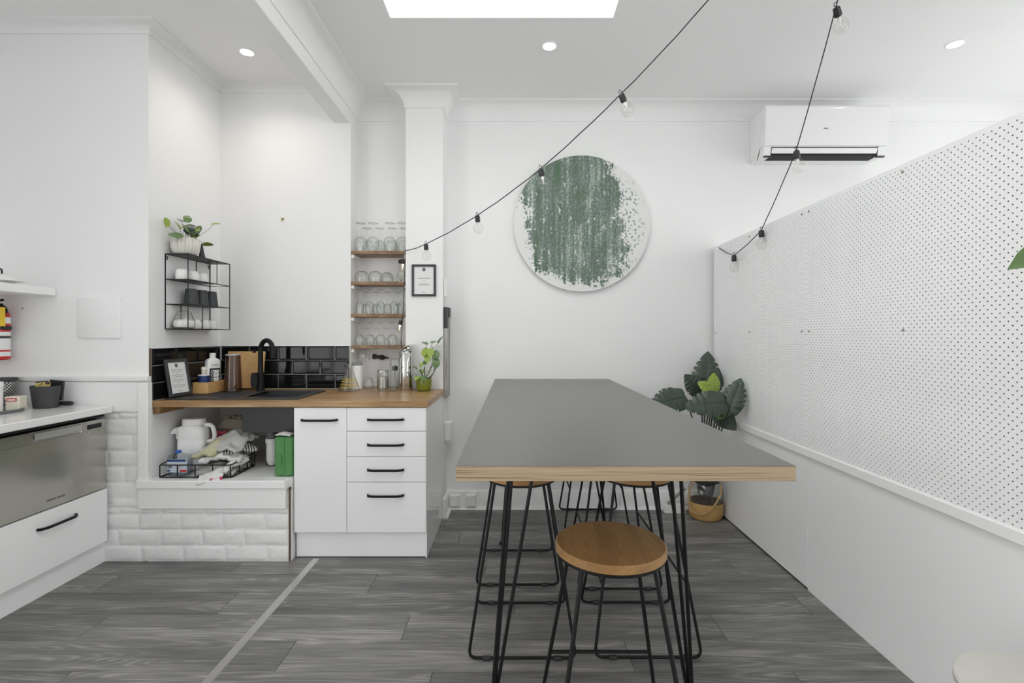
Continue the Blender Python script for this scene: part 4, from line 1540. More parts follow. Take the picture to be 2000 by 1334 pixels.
O('vessel', MB().lathe([(0, 0), (0.034, 0), (0.036, 0.006), (0.032, 0.05), (0.022, 0.08), (0.016, 0.10), (0.016, 0.135), (0.019, 0.138), (0.017, 0.138), (0.014, 0.1), (0.03, 0.05), (0, 0.006)], 20), M['glass'], t)
O('stopper', MB().lathe([(0, 0.134), (0.014, 0.136), (0.020, 0.145), (0.018, 0.16), (0.008, 0.166), (0, 0.167)], 14), M['blackplastic'], t)


# ------------------------------------------------------------ string lights
def bulb(parent, p, tilt=(0, 0), lit=False, s=1.0):
    """p: where the socket hangs from the cord"""
    g = MB().lathe([(0.011, -0.038), (0.014, -0.044), (0.024, -0.056), (0.029, -0.071), (0.030, -0.082), (0.026, -0.098), (0.016, -0.108), (0.006, -0.112), (0, -0.112)], 18)
    k = MB().lathe([(0, 0.0), (0.010, 0.0), (0.014, -0.004), (0.015, -0.020), (0.0155, -0.036), (0.013, -0.040), (0.0, -0.040)], 14)
    k.tube([(0.006 * math.cos(R(a)), 0, 0.010 + 0.009 * math.sin(R(a))) for a in range(-60, 241, 30)], 0.0016, 5)
    f = MB().lathe([(0.003, -0.040), (0.008, -0.044), (0.008, -0.054), (0.004, -0.060), (0.0025, -0.082), (0, -0.084)], 10)
    mt = Matrix.Rotation(R(tilt[0]), 4, 'X') @ Matrix.Rotation(R(tilt[1]), 4, 'Y') @ Matrix.Scale(s, 4)
    for q in (g, k, f):
        q.xform(mt)
    o = O('bulb', g, M['bulbglass'], parent, p, ang=60)
    O('socket', k, M['blackplastic'], o)
    O('filament', f, M['warmled'] if lit else M['white'], o)
    return o


def cord_through(pts, sag=0.008, n=6):
    out = []
    for i in range(len(pts) - 1):
        a, b_ = Vector(pts[i]), Vector(pts[i + 1])
        for j in range(n):
            q = a.lerp(b_, j / n)
            q.z -= sag * 4 * (j / n) * (1 - j / n) + 0.0015 * math.sin((i * n + j) * 2.3)
            out.append(q)
    out.append(Vector(pts[-1]))
    return out


def PT(t_, e, Y):
    return (t_ * Y, Y, 1.28 + e * Y)


s1 = [(-0.764, 3.425, 1.872), PT(-0.1805, 0.186, 3.29), PT(-0.076, 0.244, 2.98), PT(0.053, 0.339, 2.66), PT(0.2165, 0.491, 2.35), PT(0.394, 0.682, 2.09), (1.10, 1.86, 2.975)]
t = T('string_lights', 'black string lights rising from the pilaster across the painting to the ceiling', 'string lights')
O('cord', MB().tube(cord_through(s1), 0.0027, 6), M['cord'], t)
for i, tl in zip((1, 2, 3, 4), ((0, -4), (2, -5), (4, -12), (6, -24))):
    p = Vector(s1[i])
    bulb(t, (p.x, p.y, p.z), tl)
# the niche end of the same string: cord and two lit bulbs down the niche corner
O('cord', MB().tube([(-0.764, 3.425, 1.872), (-0.768, 3.462, 1.85), (-0.775, 3.464, 1.70), (-0.785, 3.464, 1.45), (-0.80, 3.464, 1.24), (-0.79, 3.464, 1.10), (-0.81, 3.60, 1.06)], 0.0025, 6), M['cord'], t)
bulb(t, (-0.783, 3.46, 1.835 - 0.02), (0, 6), True, 0.8)
bulb(t, (-0.80, 3.455, 1.385), (0, 10), True, 0.8)
s2 = [(1.458, 3.50, 1.902), PT(0.4465, 0.163, 3.20), PT(0.502, 0.214, 2.85), PT(0.573, 0.376, 2.45), PT(0.654, 0.668, 2.10), (1.355, 1.93, 2.975)]
t = T('string_lights', 'black string lights climbing from the pegboard corner past the air conditioner', 'string lights')
O('cord', MB().tube(cord_through(s2), 0.0027, 6), M['cord'], t)
for i, tl in zip((1, 2, 3, 4), ((0, 0), (2, -4), (4, -10), (24, -30))):
    p = Vector(s2[i])
    bulb(t, (p.x, p.y, p.z), tl)
O('hook', MB().tube([(1.46, 3.50, 1.90), (1.452, 3.50, 1.905), (1.445, 3.50, 1.898), (1.447, 3.50, 1.888)], 0.003, 6), M['chrome'], t)

# ------------------------------------------------------------ wire shelf on the recess wall
X0w, X1w, Y0w, Y1w = -2.074, -1.940, 2.92, 3.348
t = T('wire_shelf', 'black wire wall shelf unit on the white recess wall', 'shelf')
wr_ = 0.0028
Zs = [1.318, 1.466, 1.614, 1.764]
fr_ = MB()
for x in (X0w, X1w):
    for y in (Y0w, Y1w):
        fr_.tube([(x, y, Zs[0]), (x, y, Zs[3])], wr_, 6)
for z in Zs:
    fr_.tube([(X0w, Y0w, z), (X1w, Y0w, z), (X1w, Y1w, z), (X0w, Y1w, z)], wr_, 6, closed=True)
O('wire_frame', fr_, M['black'], t, ang=60)
O('shelf_plate', MB().box(X0w, X1w, Y0w, Y1w, Zs[3] - 0.001, Zs[3] + 0.002), M['black'], t, smooth=False)
O('shelf_plate', MB().box(X0w, X1w, Y0w, 3.205, Zs[2] - 0.001, Zs[2] + 0.002), M['black'], t, smooth=False)
O('shelf_plate', MB().box(X0w, X1w, 2.97, Y1w, Zs[1] - 0.001, Zs[1] + 0.002), M['black'], t, smooth=False)
O('shelf_plate', MB().box(X0w, X1w, Y0w, Y1w, Zs[0] - 0.001, Zs[0] + 0.002), M['black'], t, smooth=False)
for y, a, b_ in ((3.205, 2, 3), (3.056, 0, 1)):
    O('divider', MB().tube([(X0w, y, Zs[a]), (X0w, y, Zs[b_]), (X1w, y, Zs[b_]), (X1w, y, Zs[a])], wr_, 6, closed=True), M['black'], t, ang=60)
for y in (Y0w + 0.012, Y1w - 0.012):
    O('hanging_tab', MB().tube([(X0w, y + 0.008 * math.cos(R(a)), 1.742 + 0.010 * math.sin(R(a))) for a in range(0, 360, 30)], 0.002, 5, closed=True), M['black'], t)
CUP = MB().lathe([(0.036, 0), (0.039, 0.02), (0.037, 0.055), (0.030, 0.072), (0.020, 0.076), (0, 0.076), (0, 0.073), (0.028, 0.070), (0.034, 0.054), (0.034, 0)], 24)
CUP.tube([(0, 0.036 + 0.02 * math.sin(R(a)), 0.04 + 0.018 * math.cos(R(a))) for a in range(0, 181, 20)], 0.004, 6)
CUP.xform(Matrix.Diagonal((0.93, 0.93, 0.86, 1)))
CUPM = CUP.mesh('cup', M['white'], ang=50)
for i, (y, lab) in enumerate(((2.965, 'under the ribbed pot'), (3.063, 'middle of three'), (3.150, 'closest to the divider'))):
    tag(O('cup', CUPM, None, None, (-2.005, y, Zs[2] + 0.0025)), 'white upturned cup on the wire shelf upper tier, ' + lab, 'cup', 'white cups on the wire shelf')
BK = MB().lathe([(0.041, 0), (0.041, 0.003), (0.031, 0.098), (0.028, 0.100), (0, 0.100), (0, 0.097), (0.028, 0.097), (0.037, 0.004), (0.037, 0)], 24).mesh('beaker', M['slate'], ang=50)
for i, (y, lab) in enumerate(((3.048, 'first of three'), (3.150, 'middle of three'), (3.248, 'last of three, by the recess corner'))):
    tag(O('beaker', BK, None, None, (-2.005, y, Zs[1] + 0.0025)), 'dark slate upturned beaker on the wire shelf, ' + lab, 'beaker', 'slate beakers on the wire shelf')
SC = MB().lathe([(0.026, 0), (0.030, 0.012), (0.029, 0.04), (0.022, 0.058), (0, 0.060), (0, 0.057), (0.02, 0.055), (0.026, 0.04), (0.024, 0)], 20)
SC.tube([(0, 0.028 + 0.014 * math.sin(R(a)), 0.032 + 0.013 * math.cos(R(a))) for a in range(0, 181, 20)], 0.003, 6)
SCM = SC.mesh('espresso_cup', M['white'], ang=50)
for i, (y, lab) in enumerate(((3.10, 'beside the sugar jar'), (3.185, 'middle of the three'), (3.265, 'by the far wire post'))):
    tag(O('espresso_cup', SCM, None, None, (-2.01, y, Zs[0] + 0.0025)), 'small white upturned cup on the wire shelf bottom tier, ' + lab, 'cup', 'small white cups on the wire shelf')
t = T('sugar_jar', 'glass clip-lid sugar jar half full on the bottom tier of the wire shelf', 'jar', (-2.008, 2.985, Zs[0] + 0.0025))
O('jar', MB().lathe([(0, 0), (0.046, 0), (0.056, 0.008), (0.060, 0.025), (0.057, 0.05), (0.046, 0.078), (0.040, 0.085), (0.040, 0.094), (0.038, 0.094), (0.038, 0.085), (0.044, 0.076), (0.055, 0.048), (0.058, 0.025), (0.054, 0.010), (0, 0.004)], 28), M['glass'], t)
O('sugar', MB().lathe([(0, 0.005), (0.05, 0.008), (0.056, 0.025), (0.054, 0.047), (0.03, 0.056), (0, 0.054)], 24), M['sugar'], t)
O('lid', MB().lathe([(0, 0.112), (0.012, 0.111), (0.036, 0.103), (0.041, 0.098), (0.041, 0.0945), (0, 0.0945)], 24), M['glass'], t)
O('clip', MB().tube([(0.0415 * math.cos(R(a)), 0.0415 * math.sin(R(a)), 0.09) for a in range(0, 360, 20)], 0.0018, 6, closed=True).tube(fillet([(0.042, 0.01, 0.09), (0.05, 0.01, 0.10), (0.03, 0.005, 0.118), (0.0, 0.0, 0.114)], 0.01), 0.0018, 6), M['alu'], t)

# plant in the ribbed pot on top
t = T('potted_pilea', 'trailing round-leaf plant in a cream ribbed pot on the wire shelf', 'plant', (-2.000, 2.985, Zs[3] + 0.0025))
O('pot', MB().lathe([(0, 0), (0.050, 0), (0.062, 0.012), (0.072, 0.045), (0.072, 0.075), (0.060, 0.104), (0.055, 0.106), (0.055, 0.095), (0, 0.092)], 120, rib=22, ribd=0.13), M['potwhite'], t, ang=60)
O('soil', MB().lathe([(0, 0.1), (0.054, 0.096), (0.054, 0.092), (0, 0.092)], 18), M['soil'], t)
PL_ = [((-0.01, -0.14, 0.16), 100, 60, 0.055, 'leafbright', 75), ((0.0, -0.03, 0.205), 40, 10, 0.06, 'leafdark', 20), ((0.01, -0.075, 0.165), 80, 20, 0.062, 'leafbright', 55), ((0.02, -0.015, 0.17), -10, 15, 0.052, 'leafbright', 30),
       ((0.03, 0.01, 0.145), 10, -20, 0.06, 'leafdark', 50), ((0.02, 0.08, 0.165), -50, 40, 0.062, 'leafmid', 70), ((0.045, -0.03, 0.14), 60, -30, 0.06, 'leafdark', 60), ((0.03, 0.035, 0.12), -60, -10, 0.055, 'leafbright', 30),
       ((0.02, -0.105, 0.10), 95, -30, 0.075, 'leafmid', 20), ((0.05, 0.13, 0.09), -80, -14, 0.06, 'leafbright', 10), ((0.06, 0.19, 0.235), -70, 25, 0.055, 'leafbright', 10), ((0.05, -0.005, 0.115), -150, -30, 0.05, 'leafbright', 20),
       ((0.045, -0.055, 0.150), 70, 25, 0.055, 'leafmid', 60), ((0.035, 0.045, 0.150), -40, 30, 0.05, 'leafbright', 60), ((0.055, 0.02, 0.128), -20, -10, 0.058, 'leafdark', 65), ((0.05, -0.02, 0.165), 30, 10, 0.05, 'leafdark', 55), ((0.02, -0.01, 0.215), 20, 20, 0.05, 'leafmid', 65)]
for (x, y, z), yaw, pitch, s, mm, roll in PL_:
    O('stem', MB().tube(curve_pts((x * 0.3, y * 0.15, 0.095), (x, y, z), (0, y * 0.15, 0.008)), 0.0012, 5), M['stem'], t)
    lf = round_leaf(s * 0.95, s, 0.2, 0.12)
    lf.xform(Matrix.Translation((0, -s * 0.35, 0)))
    O('leaf', lf.xform(Matrix.Translation((x, y, z)) @ Matrix.Rotation(R(yaw), 4, 'Z') @ Matrix.Rotation(R(roll), 4, 'X') @ Matrix.Rotation(R(pitch), 4, 'Y')), M[mm], t, ang=60)
v = O('bud_vase', MB().lathe([(0, 0), (0.019, 0), (0.020, 0.003), (0.010, 0.05), (0.005, 0.085), (0.0055, 0.092), (0, 0.092)], 18), M['slate'], None, (-1.975, 3.105, Zs[3] + 0.0025))
tag(v, 'small dark cone-shaped bud vase beside the ribbed pot on the wire shelf', 'vase')
t = T('wall_hook', 'tiny brass hook screwed into the plain recess wall', 'hook', (-1.637, 3.47, 2.10))
O('plate', MB().box(-0.010, 0.010, -0.003, 0, -0.004, 0.008, 0.001), M['brass'], t)
O('hook', MB().tube([(0, -0.002, 0.0), (0, -0.010, -0.004), (0, -0.012, -0.012), (0, -0.008, -0.016)], 0.0025, 6), M['brass'], t)

# ------------------------------------------------------------ open space under the sink
ZS = 0.466
t = T('wire_basket', 'black wire basket of cleaning things on the shelf under the sink', 'basket', (0, 0, ZS))
bk = MB()
bx = (-2.025, -1.615)
by = (2.800, 3.06)
r_ = 0.0032
loop = fillet([(bx[0], by[0], 0.075), (bx[1], by[0], 0.075), (bx[1], by[1], 0.09), (bx[0], by[1], 0.09)], 0.02, 4, True)
bk.tube(loop, r_, 6, closed=True)
loop2 = fillet([(bx[0], by[0], 0.006), (bx[1], by[0], 0.006), (bx[1], by[1], 0.006), (bx[0], by[1], 0.006)], 0.02, 4, True)
bk.tube(loop2, r_ * 1.2, 6, closed=True)
for i in range(5):
    x = bx[0] + 0.004 + (bx[1] - bx[0] - 0.008) * i / 4
    bk.tube([(x, by[0], 0.006), (x, by[0], 0.075)], r_, 6)
    bk.tube([(x, by[1], 0.006), (x, by[1], 0.09)], r_, 6)
    bk.tube([(x, by[0], 0.004), (x, by[1], 0.004)], r_ * 0.8, 6)
for i in range(1, 3):
    y = by[0] + (by[1] - by[0]) * i / 3
    for x in bx:
        bk.tube([(x, y, 0.006), (x, y, 0.08)], r_, 6)
for x in bx:
    bk.tube(fillet([(x, by[1] - 0.14, 0.085), (x, by[1] - 0.12, 0.125), (x, by[1] - 0.04, 0.125), (x, by[1] - 0.02, 0.09)], 0.03), r_, 6)
O('wire_frame', bk, M['black'], t, ang=60)

t = T('white_jug', 'large white plastic jug with spout and handle in the wire basket', 'jug', (-1.945, 2.985, ZS + 0.008), R(6))
jb = MB()
loft(jb, [(0, rrect(0.145, 0.10, 0.02)), (0.005, rrect(0.155, 0.11, 0.024)), (0.175, rrect(0.155, 0.11, 0.024)), (0.178, rrect(0.152, 0.108, 0.024)), (0.182, rrect(0.155, 0.11, 0.024)), (0.255, rrect(0.152, 0.11, 0.03)), (0.264, rrect(0.13, 0.105, 0.05)), (0.268, rrect(0.125, 0.10, 0.05))])
O('body', jb, M['whiteplastic'], t, ang=50)
O('lid', MB().lathe([(0, 0.304), (0.058, 0.304), (0.064, 0.300), (0.066, 0.272), (0.0665, 0.268), (0, 0.268)], 32, sx=1.0, sy=0.8), M['whiteplastic'], t)
hd = MB()
P = fillet([(0.05, 0, 0.262), (0.105, 0, 0.262), (0.118, 0, 0.20), (0.112, 0, 0.165), (0.072, 0, 0.160)], 0.035, 5)
hd.tube(P, 0.0125, 10)
O('handle', hd, M['whiteplastic'], t)
sp_ = MB()
sp_.prism([(-0.07, 0.255), (-0.105, 0.247), (-0.122, 0.222), (-0.120, 0.213), (-0.092, 0.213), (-0.092, 0.185), (-0.076, 0.180)], 'y', -0.022, 0.022)
O('spout', sp_, M['whiteplastic'], t, ang=60)
t = T('bleach_bottle', 'flat clear bottle with blue cap and printed label at the basket front', 'bottle', (-1.932, 2.842, ZS + 0.008))
bb = MB()
loft(bb, [(0, rrect(0.125, 0.05, 0.018)), (0.004, rrect(0.132, 0.056, 0.02)), (0.10, rrect(0.132, 0.056, 0.02)), (0.116, rrect(0.118, 0.05, 0.022)), (0.122, rrect(0.05, 0.03, 0.014)), (0.128, rrect(0.028, 0.028, 0.0139))])
O('bottle', bb, M['milky'], t, ang=50)
O('liquid', loft(MB(), [(0.004, rrect(0.124, 0.048, 0.018)), (0.085, rrect(0.124, 0.048, 0.018))]), M['milky'], t, ang=50)
O('cap', MB().cyl((-0.012, 0), 0.016, 0.126, 0.142, 16, 0.002), M['capblue'], t)
O('label', MB().box(-0.056, 0.056, -0.0295, -0.0283, 0.022, 0.098), mat('pale_blue_label', (0.55, 0.60, 0.68), 0.5), t, smooth=False)
O('label_band', MB().box(-0.056, 0.050, -0.0302, -0.0296, 0.083, 0.096), M['blue'], t, smooth=False, label='dark blue band on the label')
O('label_band', MB().box(0.018, 0.054, -0.0302, -0.0296, 0.024, 0.036).box(-0.012, 0.054, -0.0302, -0.0296, 0.060, 0.065), M['red'], t, smooth=False, label='red marks on the label')
bc = MB()
for i in range(9):
    x = -0.054 + i * 0.003
    bc.box(x, x + (0.0016 if i % 3 else 0.0009), -0.0302, -0.0296, 0.044, 0.062)
O('barcode', bc, M['inkblack'], t, smooth=False)
O('label_band', MB().box(-0.056, -0.038, -0.0302, -0.0296, 0.026, 0.036), M['blue'], t, smooth=False, label='blue square on the label')
t = T('spray_bottle', 'green see-through spray bottle half hidden behind the white jug', 'bottle', (-2.036, 3.087, ZS + 0.002))
O('bottle', MB().lathe([(0, 0), (0.030, 0), (0.034, 0.005), (0.034, 0.10), (0.020, 0.165), (0.013, 0.185), (0.013, 0.205), (0, 0.205)], 20), M['greenglass'], t)
O('trigger_head', MB().box(-0.012, 0.012, -0.045, 0.02, 0.205, 0.235, 0.005).box(-0.006, 0.006, -0.04, -0.03, 0.17, 0.205, 0.003), M['whiteplastic'], t)
t = T('pink_sponge', 'pink cleaning cloth tucked behind the white jug', 'cloth', (-1.832, 3.06, ZS + 0.15))


def cloth(name, label, m, cx_, cy_, w, d, base, hfun, seed_, thick=0.006, drape=None, nu=40, nv=30, amp=0.014, rz=0):
    mb = MB()

    def fn(u, v):
        x, y = (u - 0.5) * w, (v - 0.5) * d
        q = Vector((x * 16 + seed_, y * 16 - seed_, seed_ * 2.0))
        nn = mnoise.noise(q)
        n2 = mnoise.noise(q * 2.6)
        z = hfun(u, v) + amp * nn + amp * 0.5 * n2
        if drape:
            z += drape(u, v)
        ex = 0.006 * mnoise.noise(Vector((y * 30, seed_, 0)))
        return (x + ex, y + 0.006 * mnoise.noise(Vector((x * 30, seed_, 3))), z)
    mb.grid(fn, nu, nv)
    o = O(name, mb, m, None, (cx_, cy_, base), ang=80, fix=False)
    o.rotation_euler = (0, 0, rz)
    so = o.modifiers.new('thickness', 'SOLIDIFY')
    so.thickness = thick
    so.offset = -1
    if label:
        tag(o, label, 'cloth')
    return o


sp_ = MB().grid(lambda u, v: ((u - 0.5) * 0.06, 0.02 * math.sin(3 * v) + 0.006 * mnoise.noise(Vector((u * 5, v * 5, 2))), (v - 0.5) * 0.13), 10, 14)
o = O('fold', sp_, M['pink'], t, ang=80, fix=False)
so = o.modifiers.new('thickness', 'SOLIDIFY')
so.thickness = 0.008


def mound(h, a=1.0, sx_=1.0):
    return lambda u, v: h * math.exp(-((u - 0.5) ** 2 * 5 * a + (v - 0.45) ** 2 * 4 * a))


cloth('tea_towel', 'grey ribbed towel at the bottom of the pile in the basket', M['clothcheck'], -1.735, 2.925, 0.215, 0.20, ZS + 0.025, mound(0.035), 1.3, 0.03)
cloth('tea_towel', 'white crumpled cloth in the middle of the towel pile', M['clothwhite'], -1.725, 2.945, 0.225, 0.21, ZS + 0.080, mound(0.06), 5.2, 0.024, rz=R(12), amp=0.02)
cloth('tea_towel', 'pale yellow cloth folded below the grey towel on the pile', M['clothyellow'], -1.785, 2.93, 0.150, 0.19, ZS + 0.108, lambda u, v: 0.105 * math.exp(-((u - 0.75) ** 2 * 3 + (v - 0.75) ** 2 * 2.2)), 8.4, 0.024, rz=R(-14))
cloth('tea_towel', 'black and white striped tea towel poking out of the pile', M['clothstripe'], -1.660, 2.965, 0.18, 0.15, ZS + 0.122, mound(0.05), 11.0, 0.016, rz=R(35))
cloth('tea_towel', 'large pale grey towel draped over the top of the pile', M['clothgrey'], -1.712, 2.955, 0.235, 0.21, ZS + 0.138, lambda u, v: 0.105 * math.exp(-((u - 0.55) ** 2 * 3.4 + (v - 0.8) ** 2 * 2.4)), 14.5, 0.018, rz=R(-8), amp=0.018)
cloth('rag', 'white rag with pink marks hanging over the basket front', M['clothpink'], -1.715, 2.775, 0.13, 0.055, ZS + 0.0, lambda u, v: -0.012 + 0.075 * v ** 0.7 * (0.4 + 0.6 * u), 20.1, 0.012, rz=R(14))
cloth('rag', 'plain white rag rolled along the basket side', M['clothwhite'], -1.632, 2.87, 0.05, 0.18, ZS + 0.045, lambda u, v: 0.02 * math.sin(math.pi * u) + 0.03 * v, 23.1, 0.02, rz=R(-12))
t = T('egg_carton', 'grey pulp egg carton resting behind the top of the towel pile', 'carton', (-1.785, 3.155, ZS + 0.225))
ec = MB()
loft(ec, [(0, rrect(0.20, 0.12, 0.012)), (0.008, rrect(0.205, 0.125, 0.012)), (0.058, rrect(0.14, 0.09, 0.012)), (0.06, rrect(0.13, 0.08, 0.01))])
for i in range(3):
    ec.lathe([(0.02, 0.0), (0.015, 0.018), (0.008, 0.022), (0, 0.022)], 10, (-0.045 + i * 0.04, -0.02 + 0.012 * (i % 2), 0.058))
O('tray', ec, M['carton'], t, ang=40)
O('stand_box', MB().box(-0.08, 0.08, -0.04, 0.04, -0.225, 0.0, 0.004), M['carton'], t, label='carton body beneath')
t = T('green_case', 'green plastic first-aid style case beside the cabinet under the sink', 'case', (-1.325, 2.925, ZS))
gc = MB()
gc.box(-0.056, 0.052, -0.10, 0.14, 0.006, 0.228, 0.008)
O('case', gc, M['green'], t)
O('latch', MB().prism([(-0.045, 0.13), (-0.02, 0.125), (-0.012, 0.115), (-0.012, 0.085), (-0.02, 0.072), (-0.045, 0.066)], 'y', -0.106, -0.099), M['green'], t)
O('ridge', MB().box(-0.004, 0.003, -0.104, -0.099, 0.006, 0.226, 0.001), M['green'], t)
O('foot', MB().box(-0.004, 0.02, -0.09, -0.07, 0.0, 0.007).box(-0.05, -0.03, 0.1, 0.12, 0.0, 0.007).box(0.03, 0.05, 0.1, 0.12, 0.0, 0.007).box(-0.05, -0.03, -0.09, -0.07, 0.0, 0.007), M['green'], t, smooth=False)
cloth('rag', 'crumpled white rag on top of the green case', M['clothwhite'], -1.335, 2.868, 0.085, 0.085, ZS + 0.238, mound(0.014), 31.0, 0.006, amp=0.005)

# ------------------------------------------------------------ left kitchenette
XF = -2.294
t = T('dishwasher', 'stainless steel dishwasher drawer under the white stone bench', 'dishwasher', (XF, 2.46, 0))
O('body', MB().box(-0.55, -0.022, -0.298, 0.298, 0.43, 0.812), M['charcoal'], t, smooth=False)
fp = MB()
zz0, zz1 = 0.426, 0.818
hy0, hy1, hz0, hz1 = -0.117, 0.142, 0.765, 0.808
fp.box(-0.022, 0, -0.298, 0.298, zz0, hz0, 0.002)
fp.box(-0.022, 0, -0.298, hy0, hz0 - 0.002, zz1, 0.002)
fp.box(-0.022, 0, hy1, 0.298, hz0 - 0.002, zz1, 0.002)
fp.box(-0.022, 0, hy0 - 0.002, hy1 + 0.002, hz1, zz1, 0.002)
O('front_panel', fp, M['steel'], t, smooth=False)
O('grip_recess', MB().box(-0.022, -0.016, hy0, hy1, hz0, hz1).prism([(-0.016, hz0 + 0.014), (0.004, hz0 + 0.014), (0.006, hz0 + 0.018), (0.006, hz1), (-0.016, hz1)], 'y', hy0 + 0.004, hy1 - 0.004), M['alu'], t, smooth=False)
O('display', MB().box(-0.002, 0.0012, 0.178, 0.270, 0.772, 0.797, 0.0008), M['dark'], t)
for i in range(4):
    o = O('button', MB().lathe([(0, 0), (0.0055, 0), (0.005, 0.002), (0, 0.0025)], 12), M['chrome'], t, (0.0002, 0.186 + i * 0.024, 0.757))
    o.rotation_euler = (0, R(90), 0)


def text_mesh(s, size, m, name, parent, mtx, sp=1.0):
    cu = bpy.data.curves.new('text', 'FONT')
    cu.body = s
    cu.size = size
    cu.space_character = sp
    cu.align_x = 'CENTER'
    cu.extrude = 0.0002
    tmp = bpy.data.objects.new('text', cu)
    me = bpy.data.meshes.new_from_object(tmp)
    bpy.data.objects.remove(tmp)
    me.materials.clear()
    me.materials.append(m)
    o = bpy.data.objects.new(name, me)
    C.objects.link(o)
    o.parent = parent
    o.matrix_local = mtx
    return o


text_mesh('FISHER & PAYKEL', 0.0125, M['inkblack'], 'lettering', t, Matrix.Translation((0.0006, 0.0, 0.462)) @ Matrix.Rotation(R(90), 4, 'Z') @ Matrix.Rotation(R(90), 4, 'X'), 1.05)
t = T('under_bench_drawer', 'wide white drawer unit below the steel dishwasher', 'drawer unit', (XF, 2.46, 0))
O('carcass', MB().box(-0.55, -0.010, -0.298, 0.298, 0.135, 0.418), M['cab'], t, smooth=False)
dr = O('drawer', MB().box(-0.010, 0.008, -0.299, 0.299, 0.128, 0.421, 0.0012), M['cab'], t)
h = O('handle', HM, None, dr, (0.008, -0.005, 0.348))
h.rotation_euler = (0, 0, R(90))
O('kick', MB().box(-0.045, -0.025, -0.30, 0.325, 0.0, 0.130, 0.001), M['cab'], t)
t2 = T('end_cabinet', 'plain white cabinet front continuing the bench towards the camera', 'cabinet', (XF, 1.55, 0))
O('carcass', MB().box(-0.55, -0.010, -0.6, 0.608, 0.135, 0.81), M['cab'], t2, smooth=False)
O('door', MB().box(-0.010, 0.008, -0.598, 0.0, 0.128, 0.818, 0.0012), M['cab'], t2)
O('door', MB().box(-0.010, 0.008, 0.003, 0.606, 0.128, 0.818, 0.0012), M['cab'], t2)
O('kick', MB().box(-0.045, -0.025, -0.60, 0.61, 0.0, 0.130, 0.001), M['cab'], t2)
wt_ = O('stone_benchtop', MB().box(-2.925, -2.262, 0.9, 2.768, 0.846, 0.885, 0.004), M['stone'])
tag(wt_, 'white stone benchtop above the steel dishwasher', 'benchtop')
O('bench_shade_strip', MB().box(-2.90, -2.31, 0.95, 2.765, 0.825, 0.846), M['dark'], wt_, smooth=False, label='dark strip painting the shade of the gap under the stone')  # near-black box stands in for shade between stone and dishwasher

ZW = 0.885
t = T('round_tray', 'round grey tray on the white stone bench', 'tray', (-2.70, 2.50, ZW))
O('dish', MB().lathe([(0, 0.002), (0.135, 0.002), (0.145, 0.010), (0.149, 0.016), (0.151, 0.014), (0.146, 0.002), (0.14, 0.0), (0, 0)], 40), M['pipegrey'], t)
t = T('white_tin', 'tall white lidded tin on the round tray, cut by the picture edge', 'tin', (-2.674, 2.502, ZW + 0.003))
O('body', MB().cyl((0, 0), 0.050, 0.0, 0.135, 28, 0.003), M['whiteplastic'], t)
O('lid', MB().lathe([(0.0505, 0.122), (0.052, 0.123), (0.052, 0.15), (0.048, 0.153), (0, 0.153)], 28), M['whiteplastic'], t)
t = T('sachet_box', 'cream box of sachets with a red label on the round tray', 'box', (-2.612, 2.576, ZW + 0.003), R(12))
O('box', MB().box(-0.031, 0.031, -0.028, 0.028, 0.0, 0.066, 0.004), M['cream'], t)
O('lid', MB().box(-0.033, 0.033, -0.030, 0.030, 0.055, 0.074, 0.004), M['cream'], t)
O('label', MB().box(-0.022, 0.022, -0.0315, -0.0298, 0.050, 0.066, 0.0006), M['red'], t)
O('label_print', MB().box(-0.017, 0.017, -0.0322, -0.0315, 0.054, 0.061), M['paper'], t, smooth=False)
t = T('lattice_tin', 'dark lattice-pattern tin standing behind the round tray', 'tin', (-2.815, 2.705, ZW))
O('body', MB().cyl((0, 0), 0.058, 0.0, 0.15, 28, 0.002), M['slate'], t)
O('lid', MB().lathe([(0.059, 0.148), (0.060, 0.149), (0.060, 0.160), (0.057, 0.162), (0, 0.162)], 28), M['charcoal'], t)
lt = MB()
for i in range(24):
    for dr_ in (1, -1):
        a0 = R(i * 15)
        pts = [(0.0588 * math.cos(a0 + dr_ * R(k * 11)), 0.0588 * math.sin(a0 + dr_ * R(k * 11)), 0.02 + 0.012 * k) for k in range(11)]
        lt.tube(pts, 0.0014, 4, cap=False)
O('lattice', lt, M['alu'], t, label='silver lattice on the dark tin', smooth=False)
t = T('dark_bucket', 'dark grey oval bucket of coffee sticks on the white stone bench', 'bucket', (-2.558, 2.682, ZW))
O('bucket', MB().lathe([(0, 0), (0.060, 0), (0.064, 0.003), (0.080, 0.118), (0.081, 0.121), (0.0785, 0.121), (0.062, 0.006), (0, 0.006)], 36, sx=0.92, sy=0.68), M['charcoal'], t)
t = T('coffee_packets', 'dark and gold snack packets standing in the dark bucket', 'packets', (-2.558, 2.682, ZW + 0.032))
pk = MB().box(-0.052, 0.0, -0.012, 0.012, 0.0, 0.115, 0.004)
pk.xform(Matrix.Translation((0, 0.012, 0)) @ Matrix.Rotation(R(-4), 4, 'Y'))
O('packet', pk, M['charcoal'], t)
pk = MB().box(-0.030, 0.044, -0.010, 0.010, 0.01, 0.108, 0.003)
pk.xform(Matrix.Translation((0.008, -0.018, 0)) @ Matrix.Rotation(R(-9), 4, 'Y'))
m_, _nt, N, L, b = nodemat('gold_printed_wrapper')
tc = N.new('ShaderNodeTexCoord')
vz_ = N.new('ShaderNodeTexVoronoi')
vz_.inputs['Scale'].default_value = 38
L.new(tc.outputs['Object'], vz_.inputs['Vector'])
rp = ramp(N, [(0.35, (0.05, 0.02, 0.015)), (0.5, (0.62, 0.50, 0.16))])
L.new(vz_.outputs['Distance'], rp.inputs[0])
L.new(rp.outputs[0], b.inputs['Base Color'])
O('packet', pk, m_, t, label='gold printed packet')
